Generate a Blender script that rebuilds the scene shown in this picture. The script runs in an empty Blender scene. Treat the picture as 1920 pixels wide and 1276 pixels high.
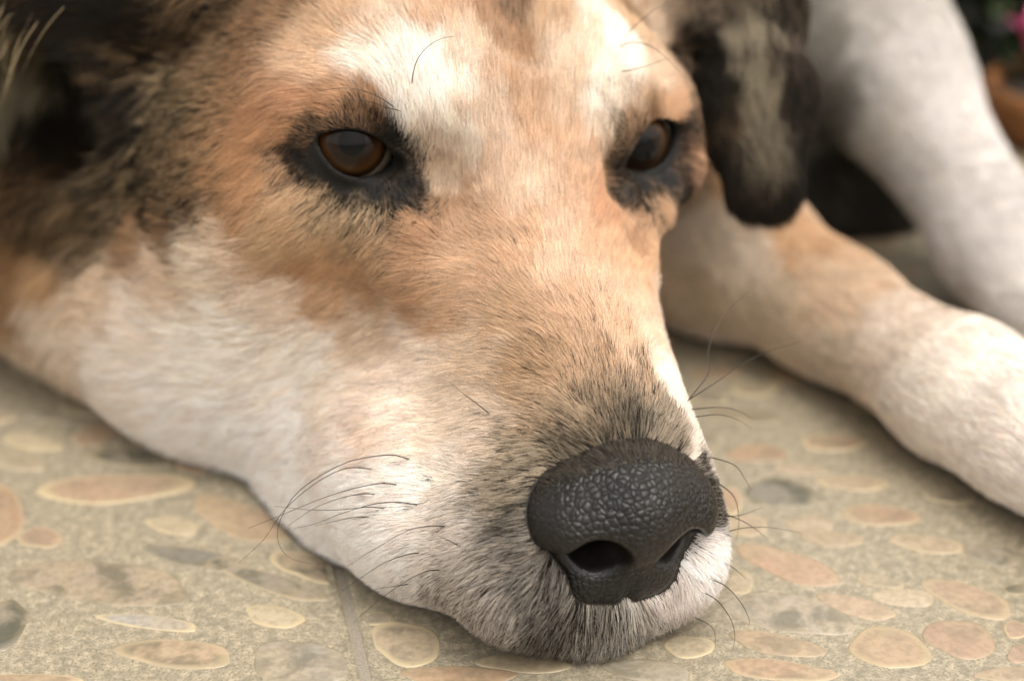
import bpy, math, time
import numpy as np
T0 = time.time()
SC = bpy.context.scene
COL = SC.collection
MM = 0.001

# ------------------------------------------------------------------ camera
FPX = 3241.0                       # focal length in pixels of a 1920 px wide frame
PITCH = math.radians(25.0)
CAM_H = 232.0                      # millimetres above the floor
cam_d = bpy.data.cameras.new('camera')
cam = bpy.data.objects.new('camera', cam_d)
COL.objects.link(cam)
cam.location = (0, 0, CAM_H * MM)
cam.rotation_euler = (math.radians(90) - PITCH, 0, 0)
cam_d.sensor_width = 36.0
cam_d.lens = 36.0 * FPX / 1920.0
cam_d.clip_start = 0.02
cam_d.clip_end = 200.0
cam_d.dof.use_dof = True
cam_d.dof.focus_distance = 0.388
cam_d.dof.aperture_fstop = 6.2
cam_d.dof.aperture_blades = 0
SC.camera = cam

# ------------------------------------------------------------------ sky, sun, exposure
SUN_AZ, SUN_EL = 135.0, 68.0        # degrees: from camera forward (+Y) towards +X, and above the floor
world = bpy.data.worlds.new('World')
SC.world = world
world.use_nodes = True
wn = world.node_tree.nodes
wl = world.node_tree.links
sky = wn.new('ShaderNodeTexSky')
sky.sky_type = 'NISHITA'
sky.sun_disc = False
sky.sun_elevation = math.radians(SUN_EL)
sky.sun_rotation = math.radians(SUN_AZ)
sky.dust_density = 4.0
hs = wn.new('ShaderNodeHueSaturation')       # bright overcast: the sky is nearly colourless
hs.inputs['Saturation'].default_value = 0.0
wl.new(sky.outputs[0], hs.inputs['Color'])
bg = wn['Background']
bg.inputs['Strength'].default_value = 0.15
warm = wn.new('ShaderNodeMix'); warm.data_type = 'RGBA'; warm.blend_type = 'MULTIPLY'
warm.inputs[0].default_value = 1.0
wl.new(hs.outputs[0], warm.inputs[6]); warm.inputs[7].default_value = (1.0, 0.965, 0.91, 1)
wl.new(warm.outputs[2], bg.inputs['Color'])
sun_d = bpy.data.lights.new('sun', 'SUN')
sun = bpy.data.objects.new('sun', sun_d)
COL.objects.link(sun)
sun_d.energy = 0.55
sun_d.angle = math.radians(40)
sun_d.color = (1.0, 0.94, 0.88)
_az, _el = math.radians(SUN_AZ), math.radians(SUN_EL)
from mathutils import Vector
sun.rotation_euler = Vector((math.sin(_az) * math.cos(_el), math.cos(_az) * math.cos(_el), math.sin(_el))).to_track_quat('Z', 'Y').to_euler()
SC.view_settings.view_transform = 'Standard'
SC.view_settings.look = 'None'
SC.view_settings.gamma = 1.0
SC.view_settings.use_curve_mapping = False
SC.view_settings.exposure = 1.17
SC.render.engine = 'CYCLES'
SC.cycles.use_denoising = True
SC.cycles.max_bounces = 8
SC.cycles.diffuse_bounces = 7
SC.cycles.glossy_bounces = 2
SC.cycles.adaptive_threshold = 0.02

# ------------------------------------------------------------------ frames: head millimetres <-> place millimetres
# head frame: x towards the dog's left side, y from the eyes towards the nose, z up through the skull
HR = np.array([[0.91489006, 0.37026088, 0.16088213],
               [0.3873813, -0.91734737, -0.09170348],
               [-0.11363058, -0.14622133, 0.98270413]])
HT = np.array([-1.48574313, 404.74252938, 93.53753908])
def h2w(p): return np.asarray(p, float) @ HR.T + HT
def w2h(p): return (np.asarray(p, float) - HT) @ HR

def smin(a, b, k):
    h = np.maximum(k - np.abs(a - b), 0.0) / k
    return np.minimum(a, b) - h * h * k * 0.25
def smax(a, b, k): return -smin(-a, -b, k)
def sstep(a, b, x):
    t = np.clip((x - a) / (b - a), 0, 1)
    return t * t * (3 - 2 * t)
def ell(x, y, z, c, r):
    px, py, pz = (x - c[0]) / r[0], (y - c[1]) / r[1], (z - c[2]) / r[2]
    k0 = np.sqrt(px * px + py * py + pz * pz)
    k1 = np.sqrt((px / r[0]) ** 2 + (py / r[1]) ** 2 + (pz / r[2]) ** 2) + 1e-6
    return k0 * (k0 - 1.0) / k1
def cone(x, y, z, a, b, ra, rb):
    a = np.asarray(a, float); b = np.asarray(b, float); d = b - a
    t = np.clip(((x - a[0]) * d[0] + (y - a[1]) * d[1] + (z - a[2]) * d[2]) / (d @ d), 0, 1)
    q = np.sqrt((x - a[0] - t * d[0]) ** 2 + (y - a[1] - t * d[1]) ** 2 + (z - a[2] - t * d[2]) ** 2)
    return q - (ra + (rb - ra) * t)
def chain(x, y, z, pts, rad, k):
    f = None
    for i in range(len(pts) - 1):
        g = cone(x, y, z, pts[i], pts[i + 1], rad[i], rad[i + 1])
        f = g if f is None else smin(f, g, k)
    return f

def axis(*segs):
    out = []
    for a, b, s in segs:
        n = max(1, int(round((b - a) / s)))
        out.append(np.linspace(a, b, n, endpoint=False))
    out.append(np.array([segs[-1][1]]))
    return np.concatenate(out).astype(np.float32)

def surface_nets(F, ax, ay, az):
    """quad mesh of the zero level of F sampled on a rectilinear grid"""
    nx, ny, nz = F.shape
    ins = F < 0
    c = np.zeros((nx - 1, ny - 1, nz - 1), np.int8)
    for i in (0, 1):
        for j in (0, 1):
            for k in (0, 1):
                c += ins[i:nx - 1 + i, j:ny - 1 + j, k:nz - 1 + k]
    act = (c > 0) & (c < 8)
    I, J, K = np.nonzero(act)
    idx = -np.ones(act.shape, np.int32)
    idx[I, J, K] = np.arange(len(I))
    S = np.zeros((len(I), 3)); N = np.zeros(len(I))
    def corner(d): return F[I + d[0], J + d[1], K + d[2]].astype(np.float64)
    for a0 in range(3):
        for o in ((0, 0), (0, 1), (1, 0), (1, 1)):
            d0 = [0, 0, 0]; others = [q for q in range(3) if q != a0]
            d0[others[0]], d0[others[1]] = o
            d1 = list(d0); d1[a0] = 1
            f0, f1 = corner(d0), corner(d1)
            m = (f0 < 0) != (f1 < 0)
            t = np.where(m, f0 / np.where(m, f0 - f1, 1), 0)
            P = np.stack([ax[I + d0[0]], ay[J + d0[1]], az[K + d0[2]]], 1).astype(np.float64)
            Q = np.stack([ax[I + d1[0]], ay[J + d1[1]], az[K + d1[2]]], 1).astype(np.float64)
            S += np.where(m[:, None], P + (Q - P) * t[:, None], 0); N += m
    V = S / N[:, None]
    faces = []
    for a0 in range(3):
        b, cc = [(1, 2), (2, 0), (0, 1)][a0]
        lo = [slice(None)] * 3; hi = [slice(None)] * 3
        lo[a0] = slice(0, -1); hi[a0] = slice(1, None)
        A, Bm = ins[tuple(lo)], ins[tuple(hi)]
        E = np.argwhere(A != Bm)
        ok = (E[:, b] > 0) & (E[:, cc] > 0) & (E[:, b] < F.shape[b] - 1) & (E[:, cc] < F.shape[cc] - 1)
        E = E[ok]
        flip = A[E[:, 0], E[:, 1], E[:, 2]]
        def cell(db, dc):
            e = E.copy(); e[:, b] += db; e[:, cc] += dc
            return idx[e[:, 0], e[:, 1], e[:, 2]]
        q = np.stack([cell(-1, -1), cell(0, -1), cell(0, 0), cell(-1, 0)], 1)
        q[~flip] = q[~flip][:, ::-1]
        faces.append(q)
    Q = np.concatenate(faces)
    return V, Q[(Q >= 0).all(1)]

def laplace(V, Q, n, lam=0.5):
    V = V.copy()
    e = np.concatenate([Q[:, [0, 1]], Q[:, [1, 2]], Q[:, [2, 3]], Q[:, [3, 0]]])
    e = np.concatenate([e, e[:, ::-1]])
    cnt = np.bincount(e[:, 0], minlength=len(V))[:, None]
    for _ in range(n):
        S = np.stack([np.bincount(e[:, 0], V[e[:, 1], k], minlength=len(V)) for k in range(3)], 1)
        V += lam * (S / np.maximum(cnt, 1) - V)
    return V

def mesh_obj(name, V, Fc, mat=None, parent=None, smooth=True, scale=MM):
    me = bpy.data.meshes.new(name)
    V = np.asarray(V, float) * scale
    if isinstance(Fc, np.ndarray) and Fc.ndim == 2:
        n, m = Fc.shape
        me.vertices.add(len(V)); me.vertices.foreach_set('co', V.astype(np.float32).ravel())
        me.loops.add(n * m); me.loops.foreach_set('vertex_index', Fc.astype(np.int32).ravel())
        me.polygons.add(n); me.polygons.foreach_set('loop_start', np.arange(0, n * m, m, dtype=np.int32))
        me.update(calc_edges=True)
    else:
        me.from_pydata([tuple(v) for v in V], [], Fc)
    me.validate()
    if smooth: me.polygons.foreach_set('use_smooth', np.ones(len(me.polygons), bool))
    if mat: me.materials.append(mat)
    o = bpy.data.objects.new(name, me)
    COL.objects.link(o)
    if parent: o.parent = parent
    return o
def tag(o, label=None, cat=None, group=None, kind=None):
    for k, v in (('label', label), ('category', cat), ('group', group), ('kind', kind)):
        if v: o[k] = v
    return o
# coat: place on the head (mm), colour, share of dark hairs, hair length (mm), lie of the hair
COAT = [
    [-26,5.2,22.2,238,224,208,0,7,-0.03,-0.74,0.67],
    [-30.9,8,12.8,240,226,212,0.03,6,-0.15,-0.26,0.95],
    [-20.9,12.6,14.8,238,222,204,0,6,-0.05,-0.13,0.99],
    [-26.6,9,17.2,238,224,208,0,6,-0.03,-0.56,0.83],
    [-21.7,8.6,21,240,224,206,0,6,0.07,-0.65,0.76],
    [-33.8,0.1,20,236,220,202,0,6,-0.28,-0.85,0.45],
    [-26,0.1,26,234,214,194,0,7,-0.02,-0.87,0.5],
    [-18.9,12.8,10.1,238,218,196,0,5,-0.25,0.27,0.93],
    [-23,3.2,25.3,238,218,198,0,7,0.01,-0.8,0.6],
    [16.2,9.7,21.4,236,220,200,0,6,0.17,-0.69,0.71],
    [22.7,3.1,25.5,234,216,194,0,6,0.45,-0.81,0.39],
    [13.8,15.8,13.1,228,200,170,0,5,0.05,-0.5,0.86],
    [-16.4,7.8,23.3,224,192,160,0,6,0.06,-0.72,0.69],
    [-14.9,13.8,16,222,188,154,0,6,0.05,-0.5,0.86],
    [-16.2,0.8,28.4,222,188,152,0,7,0.12,-0.86,0.49],
    [14.3,-0.7,29.4,224,192,158,0,7,0.34,-0.85,0.4],
    [10.3,7.9,23.4,220,186,150,0,6,0.24,-0.72,0.66],
    [9,13.9,16.5,220,184,148,0,6,0.1,-0.58,0.81],
    [-16.8,12.7,5.2,232,205,180,0,5,-0.18,0.06,0.98],
    [-36.7,-5.7,21.5,236,215,190,0,7,-0.47,-0.88,0.1],
    [-63.8,-19.7,-9.6,185,138,92,0.3,8,-0.47,-0.55,-0.68],
    [-63.5,-13.5,-15.1,182,136,92,0.3,8,-0.47,-0.55,-0.69],
    [-67.6,-48.6,-10,172,142,102,0.58,9,-0.32,-0.74,-0.59],
    [-66,-32.5,-8.5,178,138,95,0.5,9,-0.42,-0.65,-0.64],
    [-71.1,-27.8,-28.1,160,126,88,0.62,9,-0.28,-0.81,-0.52],
    [-72.7,-31.2,-34.4,175,130,88,0.4,10,-0.25,-0.85,-0.47],
    [-46.1,-11.8,17.5,222,182,142,0.03,7,-0.72,-0.66,-0.19],
    [-41.9,-3,14.4,200,150,105,0.05,5,-0.85,-0.42,-0.32],
    [-50.3,-8.6,11.5,205,150,105,0.05,6,-0.75,-0.42,-0.51],
    [-57.3,-13.5,3.1,203,148,100,0.05,7,-0.44,-0.57,-0.69],
    [-60.3,-13.6,-6.7,200,145,95,0.05,7,-0.49,-0.51,-0.7],
    [-61.1,-28.3,0.6,188,142,98,0.28,8,-0.28,-0.77,-0.57],
    [-60.4,-53.4,1.1,178,140,100,0.4,8,-0.32,-0.82,-0.47],
    [-66.3,-67.2,-9.3,178,148,110,0.55,9,-0.43,-0.74,-0.52],
    [-71.7,-58.6,-20.6,172,144,105,0.62,9,-0.17,-0.8,-0.58],
    [-69.4,-33.1,-16,172,136,94,0.6,9,-0.34,-0.66,-0.66],
    [-67,-19.4,-19.5,170,132,92,0.6,9,-0.39,-0.68,-0.63],
    [-74.3,-42.7,-32.7,150,122,86,0.72,10,-0.13,-0.86,-0.5],
    [-80.7,-63,-46.1,130,104,70,0.58,10,-0.59,-0.72,-0.36],
    [-75.8,-61.9,-34.5,150,124,88,0.72,10,-0.46,-0.64,-0.62],
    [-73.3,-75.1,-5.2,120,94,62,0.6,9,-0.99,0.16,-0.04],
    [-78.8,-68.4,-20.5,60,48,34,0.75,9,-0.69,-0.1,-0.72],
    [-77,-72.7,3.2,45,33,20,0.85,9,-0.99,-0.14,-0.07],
    [-58.1,-65,8,130,100,66,0.6,9,-0.62,-0.73,-0.3],
    [-51.9,-38,16.2,180,136,96,0.35,8,-0.27,-0.88,-0.39],
    [-45,-35.8,22.7,170,130,90,0.3,8,-0.36,-0.9,-0.23],
    [-38.1,-19.4,25.2,215,175,135,0.05,8,-0.3,-0.95,-0.01],
    [-27.9,-11.5,29.9,225,190,155,0.02,8,0,-0.96,0.26],
    [-21,-4.6,30.1,215,170,130,0.05,8,0.11,-0.91,0.41],
    [-9.4,-7.1,31.9,180,135,98,0.12,8,0.27,-0.92,0.3],
    [2.8,-12.9,31.1,140,105,75,0.3,8,0.23,-0.81,0.54],
    [-1.6,-2.6,24.3,185,140,100,0.12,7,0.24,-0.81,0.53],
    [-6.6,12.2,18.5,200,155,115,0.05,6,0.12,-0.63,0.77],
    [10.4,-3.8,30.7,205,165,125,0.05,7,0.3,-0.81,0.51],
    [14.4,5.8,25.2,232,205,175,0,7,0.31,-0.75,0.58],
    [25,-6.9,29.7,234,214,190,0,7,0.48,-0.87,0.13],
    [17.2,12.8,17.2,238,220,200,0,6,0.08,-0.55,0.83],
    [28.7,0.4,24.3,235,212,185,0,7,0.58,-0.8,0.15],
    [38.9,-3.9,18.2,225,190,155,0,7,0.69,-0.72,-0.05],
    [61.6,-44.4,13.2,225,190,155,0.05,8,0.73,-0.43,0.54],
    [43.7,-1.3,11.3,215,165,122,0,6,0.9,-0.43,0.05],
    [50,1,-0.4,212,160,118,0,5,0.82,0.34,-0.46],
    [2.3,16.7,12.3,215,170,130,0,5,0.11,-0.61,0.79],
    [-10.4,20.8,4.9,220,182,148,0,5,0.06,-0.52,0.85],
    [-3.3,24.6,2.4,226,190,156,0,5,0.08,-0.64,0.76],
    [11.7,21.1,4.5,212,165,125,0,5,0.16,-0.59,0.79],
    [15.8,25.1,-3.6,205,150,108,0,5,0.36,-0.8,0.47],
    [3.4,31.2,-4.2,222,180,145,0,5,0.11,-0.76,0.64],
    [-17.3,18.8,-5.7,205,160,120,0.05,5,-0.01,-0.98,0.22],
    [-27.7,19.7,-10.5,190,140,98,0.15,5,-0.81,-0.58,0.07],
    [-35.1,15,-12.7,200,160,118,0.2,5,-0.65,-0.3,-0.7],
    [-42.2,4.5,-13.7,205,168,125,0.2,6,-0.57,-0.31,-0.76],
    [-51.6,-0.7,-10.4,208,165,122,0.1,6,-0.76,-0.15,-0.64],
    [-59.9,-7.6,-13.6,200,150,105,0.05,7,-0.55,-0.44,-0.71],
    [-63.6,-10.3,-23.6,225,192,158,0.02,9,-0.44,-0.73,-0.52],
    [-55.7,-1.3,-20.6,205,165,120,0.03,7,-0.64,-0.52,-0.56],
    [-44.6,-0.1,-27.8,192,142,95,0.05,7,-0.65,-0.43,-0.62],
    [-36.1,11.3,-26.3,200,152,108,0.05,6,-0.05,-0.74,-0.67],
    [-29.3,25.5,-22.9,195,148,106,0.05,5.5,-0.6,-0.54,-0.59],
    [-22.9,30.4,-23.3,200,158,120,0.05,5,-0.67,-0.61,-0.42],
    [-18.4,28.5,-13.2,212,170,132,0.03,5,-0.76,-0.64,-0.1],
    [-10.5,34,-9.1,215,170,130,0.07,5,-0.28,-0.9,0.33],
    [-0.6,43,-10.2,225,185,148,0.05,5,0.02,-0.93,0.37],
    [14.1,34.8,-9.8,215,168,128,0,5,0.44,-0.88,0.15],
    [27.1,27.8,-14.3,212,165,122,0,5,0.63,-0.68,0.37],
    [15.6,46,-15.1,225,180,142,0,5,0.51,-0.86,0.03],
    [-0.6,54.3,-14.9,215,172,135,0.1,5,-0.07,-0.91,0.4],
    [-10.8,50.7,-16.4,205,165,125,0.08,5,-0.55,-0.83,-0.03],
    [-11.5,60.9,-21.3,195,155,115,0.2,5,-0.44,-0.9,0.02],
    [-2.2,66.2,-20.2,195,155,118,0.25,5,-0.02,-0.92,0.4],
    [8.4,59.6,-18,220,178,140,0.1,5,0.35,-0.88,0.31],
    [16.3,57.1,-20.1,230,190,155,0,4.5,0.56,-0.83,-0.01],
    [18.2,67,-25.6,240,215,190,0,4.5,0.57,-0.82,-0.07],
    [8.4,70.3,-22.6,190,155,122,0.3,4.5,0.4,-0.87,0.3],
    [-2.1,76.5,-24.7,150,125,98,0.4,4.5,0.01,-0.9,0.43],
    [12.5,77.9,-27.3,160,140,115,0.3,4,0.57,-0.8,0.17],
    [3,80.6,-26.6,105,95,78,0.5,4,0.32,-0.85,0.42],
    [19.7,76.3,-31.2,225,200,180,0.05,4,0.62,-0.76,-0.18],
    [-11.3,75.3,-27.4,185,155,122,0.3,4.5,-0.55,-0.83,-0],
    [-15,65.3,-26.6,205,168,130,0.12,5,-0.55,-0.76,-0.34],
    [-10.9,81.7,-30.8,120,105,85,0.5,3.5,-0.54,-0.83,0.17],
    [-17,76.6,-34.4,180,158,130,0.3,4,-0.63,-0.67,-0.4],
    [-23.4,76.6,-40.9,175,155,130,0.35,4.5,-0.73,-0.51,-0.46],
    [-21.6,63.3,-35.9,222,194,166,0.08,5,-0.47,-0.73,-0.49],
    [-20.7,47.8,-28.8,220,188,154,0.03,5,-0.41,-0.77,-0.49],
    [-26.9,30.9,-34.4,228,200,172,0.02,6,-0.42,-0.69,-0.6],
    [-33.7,13.4,-40.1,220,190,158,0.02,7,-0.38,-0.6,-0.7],
    [-40.9,0.5,-38.2,205,162,120,0.03,7,-0.61,-0.46,-0.64],
    [-50.3,-4,-40.3,228,200,172,0.01,8,-0.88,-0.32,-0.36],
    [-42.3,1,-51.8,233,214,194,0.01,8,-0.54,-0.52,-0.66],
    [-40.9,15.3,-53.8,230,206,182,0.01,7,-0.42,-0.59,-0.69],
    [-32.8,37.3,-46.3,230,204,180,0.02,6,-0.7,-0.45,-0.55],
    [-25.7,48.4,-39.7,226,198,168,0.03,5.5,-0.39,-0.72,-0.57],
    [-41,36.9,-53.4,222,192,166,0.04,5,-0.67,-0.38,-0.64],
    [-45.8,33.4,-59.9,228,206,190,0.03,6,-0.36,-0.61,-0.71],
    [-47.8,7.8,-70.9,238,222,212,0,8,-0.22,-0.72,-0.66],
    [-57,-10.5,-85.7,240,226,218,0,9,-0.45,-0.64,-0.63],
    [-68.7,-21.5,-85.2,238,222,212,0,10,-0.48,-0.67,-0.56],
    [-80,-35.6,-83.2,232,212,195,0,11,-0.42,-0.76,-0.49],
    [-64.7,-14.9,-64.7,234,216,198,0,10,-0.65,-0.68,-0.33],
    [-75.3,-30.7,-60.7,230,206,184,0,11,-0.45,-0.83,-0.32],
    [-56.5,-7.7,-51.3,234,214,194,0,9,-0.8,-0.48,-0.35],
    [-84.4,-55.1,-61.2,222,190,155,0.05,11,-0.45,-0.84,-0.3],
    [-72.5,-28.9,-44,225,192,158,0.03,11,-0.31,-0.86,-0.41],
    [-76.2,-44,-44.2,185,140,95,0.2,11,-0.22,-0.87,-0.44],
    [-66.7,-16.1,-34.1,228,200,168,0,10,-0.44,-0.8,-0.42],
    [-93.6,-64.2,-79.4,225,200,172,0.02,12,-0.36,-0.62,-0.7],
    [-93.2,-69.7,-62.4,195,152,105,0.08,13,-0.46,-0.17,-0.87],
    [-100.4,-78.3,-60,160,116,70,0.22,14,-0.28,-0.33,-0.9],
    [-102.9,-79,-77.2,170,125,78,0.15,14,-0.38,-0.57,-0.73],
    [-98.5,-84.7,-102.2,215,190,160,0.02,13,-0.07,-0.78,-0.62],
    [-104.1,-88.5,-96.9,180,140,95,0.1,14,-0.11,-0.75,-0.65],
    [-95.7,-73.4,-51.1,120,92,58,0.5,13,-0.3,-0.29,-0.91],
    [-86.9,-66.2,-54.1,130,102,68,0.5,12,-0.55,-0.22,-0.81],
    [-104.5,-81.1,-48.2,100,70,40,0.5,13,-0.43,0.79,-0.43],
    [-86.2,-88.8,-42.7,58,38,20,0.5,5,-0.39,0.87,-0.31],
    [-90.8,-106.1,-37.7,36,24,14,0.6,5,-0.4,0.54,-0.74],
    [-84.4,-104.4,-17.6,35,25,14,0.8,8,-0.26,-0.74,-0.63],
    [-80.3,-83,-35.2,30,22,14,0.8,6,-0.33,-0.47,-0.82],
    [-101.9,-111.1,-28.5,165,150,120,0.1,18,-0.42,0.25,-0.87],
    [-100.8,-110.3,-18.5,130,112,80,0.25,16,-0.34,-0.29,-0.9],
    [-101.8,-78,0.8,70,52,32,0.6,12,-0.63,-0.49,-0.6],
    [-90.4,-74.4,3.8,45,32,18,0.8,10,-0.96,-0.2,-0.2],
    [-52,0.6,-94.7,240,228,222,0,6,-0.04,-0.71,-0.71],
    [-48.2,29,-86.8,238,226,218,0.02,5,-0.03,-0.65,-0.76],
    [-44,57,-70.8,236,222,212,0.04,5,-0.28,-0.61,-0.74],
    [-38.4,58.1,-56.9,236,218,204,0.03,5,-0.63,-0.56,-0.54],
    [-46.5,41.6,-63.3,238,222,212,0.02,6,-0.3,-0.65,-0.7],
    [-30.1,63.2,-46.7,230,208,186,0.07,5,-0.38,-0.73,-0.56],
    [-32.5,75.3,-52.3,222,204,188,0.15,5,-0.36,-0.64,-0.68],
    [-36.8,67.9,-74.1,225,212,202,0.15,5,-0.18,-0.53,-0.83],
    [-30.8,86.7,-58.4,205,190,175,0.3,6,-0.37,-0.39,-0.84],
    [-25.3,88,-49.4,172,158,144,0.42,5.5,-0.8,-0.21,-0.56],
    [-21.4,85,-43.6,105,96,82,0.58,4,-0.86,-0.41,-0.32],
    [-25.5,94,-62.3,195,182,170,0.38,6,-0.22,-0.13,-0.97],
    [-16.7,94.9,-56.9,140,130,120,0.58,5.2,-0.55,0.36,-0.75],
    [-12,95.1,-68,120,112,102,0.52,6.8,0.04,-0.14,-0.99],
    [-4.4,96.4,-69.7,180,170,158,0.45,6.8,0.21,-0.09,-0.97],
    [4,96.3,-71.2,190,180,168,0.4,6.8,0.33,-0.22,-0.92],
    [14.9,93.8,-71.9,205,192,180,0.28,6,0.45,-0.4,-0.79],
    [18.5,95.7,-64.7,235,215,208,0.1,4.5,0.53,-0.14,-0.84],
    [22.7,94.5,-57,245,225,218,0,5,0.63,0.03,-0.77],
    [-30.5,76.4,-75.9,200,188,176,0.35,5.2,0.23,-0.63,-0.74],
    [-52.2,-4.3,-0.9,28,28,29,0.9,1.4,-0.51,-0.42,-0.75],
    [-48.9,-1.3,-3.4,30,31,33,1,1,-0.47,-0.09,-0.88],
    [-42.3,1.7,-6.3,32,33,35,1,1,-0.33,0.09,-0.94],
    [-35.4,5.5,-6.9,32,33,35,1,1,-0.15,0.71,-0.69],
    [-30.1,10.2,-6.2,28,28,29,1,1.2,0.07,0.86,-0.51],
    [-27,7.9,-3.2,26,26,27,1,1.2,0.93,0.24,-0.29],
    [-29.4,4.3,1.4,22,21,21,1,1.2,-0.01,0.86,0.5],
    [-32.6,5.2,8.1,24,20,18,1,1.5,0.21,0.66,0.72],
    [-36.6,2.2,10.7,120,86,56,0.45,2.2,0.04,0.11,0.99],
    [-42.2,-0.6,10.5,124,88,56,0.42,2.2,-0.25,-0.8,0.55],
    [-47.6,-2.3,7.8,110,80,52,0.5,2,-0.46,-0.86,0.22],
    [-51.2,-4.1,2.6,120,88,58,0.45,2.2,-0.72,-0.68,-0.09],
    [-55.7,-6.3,-6.3,195,150,108,0.2,4,-0.59,-0.31,-0.74],
    [-47.6,0.8,-9.5,195,158,116,0.32,4,-0.65,0,-0.76],
    [-38.2,7.6,-10.8,195,160,118,0.35,4,-0.59,0.18,-0.78],
    [-32.6,14.4,-9.6,180,142,102,0.35,4,-0.5,0.53,-0.68],
    [-23.1,12.4,-7.7,178,136,96,0.35,4,0.89,-0.31,0.33],
    [-22.2,7,-0.3,212,180,145,0.22,4,0.41,0.01,0.91],
    [-28.7,9.4,10.7,225,200,172,0.15,4,0.06,0.23,0.97],
    [-29.9,8.1,14.8,225,205,185,0.12,5,0.09,-0.34,0.94],
    [-36.8,1.4,14.6,185,135,92,0.15,4,-0.24,-0.6,0.76],
    [-45.4,-3.5,11.7,190,135,90,0.2,4,-0.78,-0.62,-0.02],
    [-53.7,-7.6,3.7,195,140,92,0.1,5,-0.59,-0.58,-0.55],
    [23.4,13,9.9,150,122,94,0.35,2,-0.82,0.41,0.4],
    [26.8,10.7,13.9,190,150,112,0.2,2.8,-0.33,-0.23,0.92],
    [37.3,1.7,10.9,185,142,102,0.25,2.8,0.14,-0.03,0.99],
    [47.7,-3.5,3.9,30,24,20,1,1.5,0.05,0.82,0.57],
    [48.1,0.8,-0.5,34,34,36,1,1.2,0.84,0.35,-0.41],
    [44.2,3.9,-5.2,40,41,43,1,1,0.29,0.81,-0.5],
    [36.9,7.5,-6.2,40,41,43,1,1,-0.32,0.92,-0.23],
    [28.6,14,-4.6,40,40,40,1,1.2,-0.51,0.75,-0.42],
    [27.5,9.7,0.2,70,62,54,0.7,1.6,-0.95,0.32,0],
    [-58.7,-8.7,-9.2,200,148,100,0.05,6,-0.56,-0.43,-0.7],
    [-59.9,-16.5,-2.4,202,148,100,0.03,7,-0.4,-0.66,-0.64],
    [-52.8,0.1,-14.5,205,162,116,0.06,6,-0.72,-0.22,-0.66],
    [-42.8,3.9,-19.1,202,160,114,0.08,6,-0.38,-0.52,-0.77],
    [-36.9,14.1,-16.6,200,155,110,0.06,6,-0.37,-0.57,-0.73],
    [-19.2,15.1,-6.8,205,158,118,0.04,5,0.3,-0.79,0.53],
    [-18.7,9.3,-0.6,222,188,155,0.02,5,0.04,-0.24,0.97],
    [-22.9,9.7,8.7,234,212,190,0.02,6,-0.27,0.5,0.82],
    [19.5,14.8,11.8,215,190,160,0.25,4,-0.7,0.14,0.7],
    [24.4,9.9,-0.7,205,160,120,0.15,4,-0.9,-0.21,0.38],
    [20.6,11,18.5,225,200,172,0.2,5,-0.03,-0.56,0.83],
    [40,10.7,-8.2,212,165,122,0.02,5,0.33,0.82,-0.46],
    [28.4,18.8,-7.3,205,155,112,0.05,5,-0.19,0.85,-0.49],
    [81.3,-20,7.3,130,116,94,0.08,6,0.11,0.45,-0.89],
    [82.9,-12.4,-5.1,106,94,76,0.1,6,0,0.59,-0.81],
    [80.2,-33.1,22.7,128,114,92,0.08,6,-0.09,0.7,-0.71],
    [83.4,-29.1,21.3,132,118,95,0.08,6,-0.18,0.79,-0.59],
    [78.8,-16.6,-3.1,100,88,70,0.2,6,0.05,0.53,-0.85],
    [85.8,-11.9,-4.1,100,88,70,0.2,6,0.01,0.58,-0.81],
    [75.1,-34.7,18.9,60,48,34,0.7,6,-0.17,0.66,-0.73],
    [73.3,-27.6,11,50,40,28,0.75,6,-0.04,0.49,-0.87],
    [74.5,-19.4,-9.1,40,32,22,0.85,6,0.08,0.3,-0.95],
    [75.8,-12.8,-15.6,36,28,20,0.85,6,0.05,0.36,-0.93],
    [92.4,-19.5,12.9,50,38,26,0.8,6,0.15,0.54,-0.83],
    [94.6,-13.1,-3.2,34,26,18,0.9,6,0.38,0.15,-0.91],
    [88.9,-5.7,-18.9,32,24,16,0.9,6,0.42,0.04,-0.91],
    [89.7,-31.4,25,70,54,36,0.7,6,0.15,0.54,-0.83],
    [80.6,-23.7,14.2,140,126,102,0.08,5.9,0.05,0.53,-0.85],
    [82.6,-16,0.4,118,106,88,0.08,5.9,0.07,0.51,-0.86],
    [81.9,-9.3,-10.8,92,80,64,0.2,5.2,0.12,0.42,-0.9],
    [79.1,-9.5,-19,50,40,30,0.75,4.5,0.27,0.16,-0.95],
    [85.4,-6.8,-22.7,32,24,16,0.9,4.5,0.39,-0.08,-0.92],
    [90.9,-6.8,-11.4,32,24,16,0.9,5.2,0.3,0.31,-0.9],
    [93.6,-16,5,60,45,30,0.8,5.2,0.28,0.36,-0.89],
    [92.2,-25.8,19.6,90,70,58,0.5,5.9,-0.19,0.87,-0.46],
    [74.7,-22.5,2.2,110,86,58,0.4,4.5,0.04,0.36,-0.93],
    [71.7,-37.7,12.9,34,28,20,0.85,9,0.09,1,0.03],
    [70,-28,1.4,45,36,26,0.8,8,0.34,0.92,-0.2],
    [97.8,-61.4,-31.5,190,145,100,0.05,7,0.03,0.87,-0.5],
    [88.8,-47.1,-47.5,210,188,160,0,7,0.13,0.79,-0.6],
    [99.1,-34.2,-50,215,192,165,0,4.5,0.19,0.71,-0.68],
    [89,-40.6,-62.2,200,175,140,0.02,7,0.36,0.45,-0.82],
    [102.8,-21.2,-63,205,182,148,0.02,4.5,0.32,0.83,-0.46],
    [114.3,-31.2,-43.6,205,160,115,0.02,4.5,0.07,0.97,-0.24],
    [114.3,-7.1,-48.2,214,180,145,0.02,4.5,0.09,0.99,-0.08],
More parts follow.
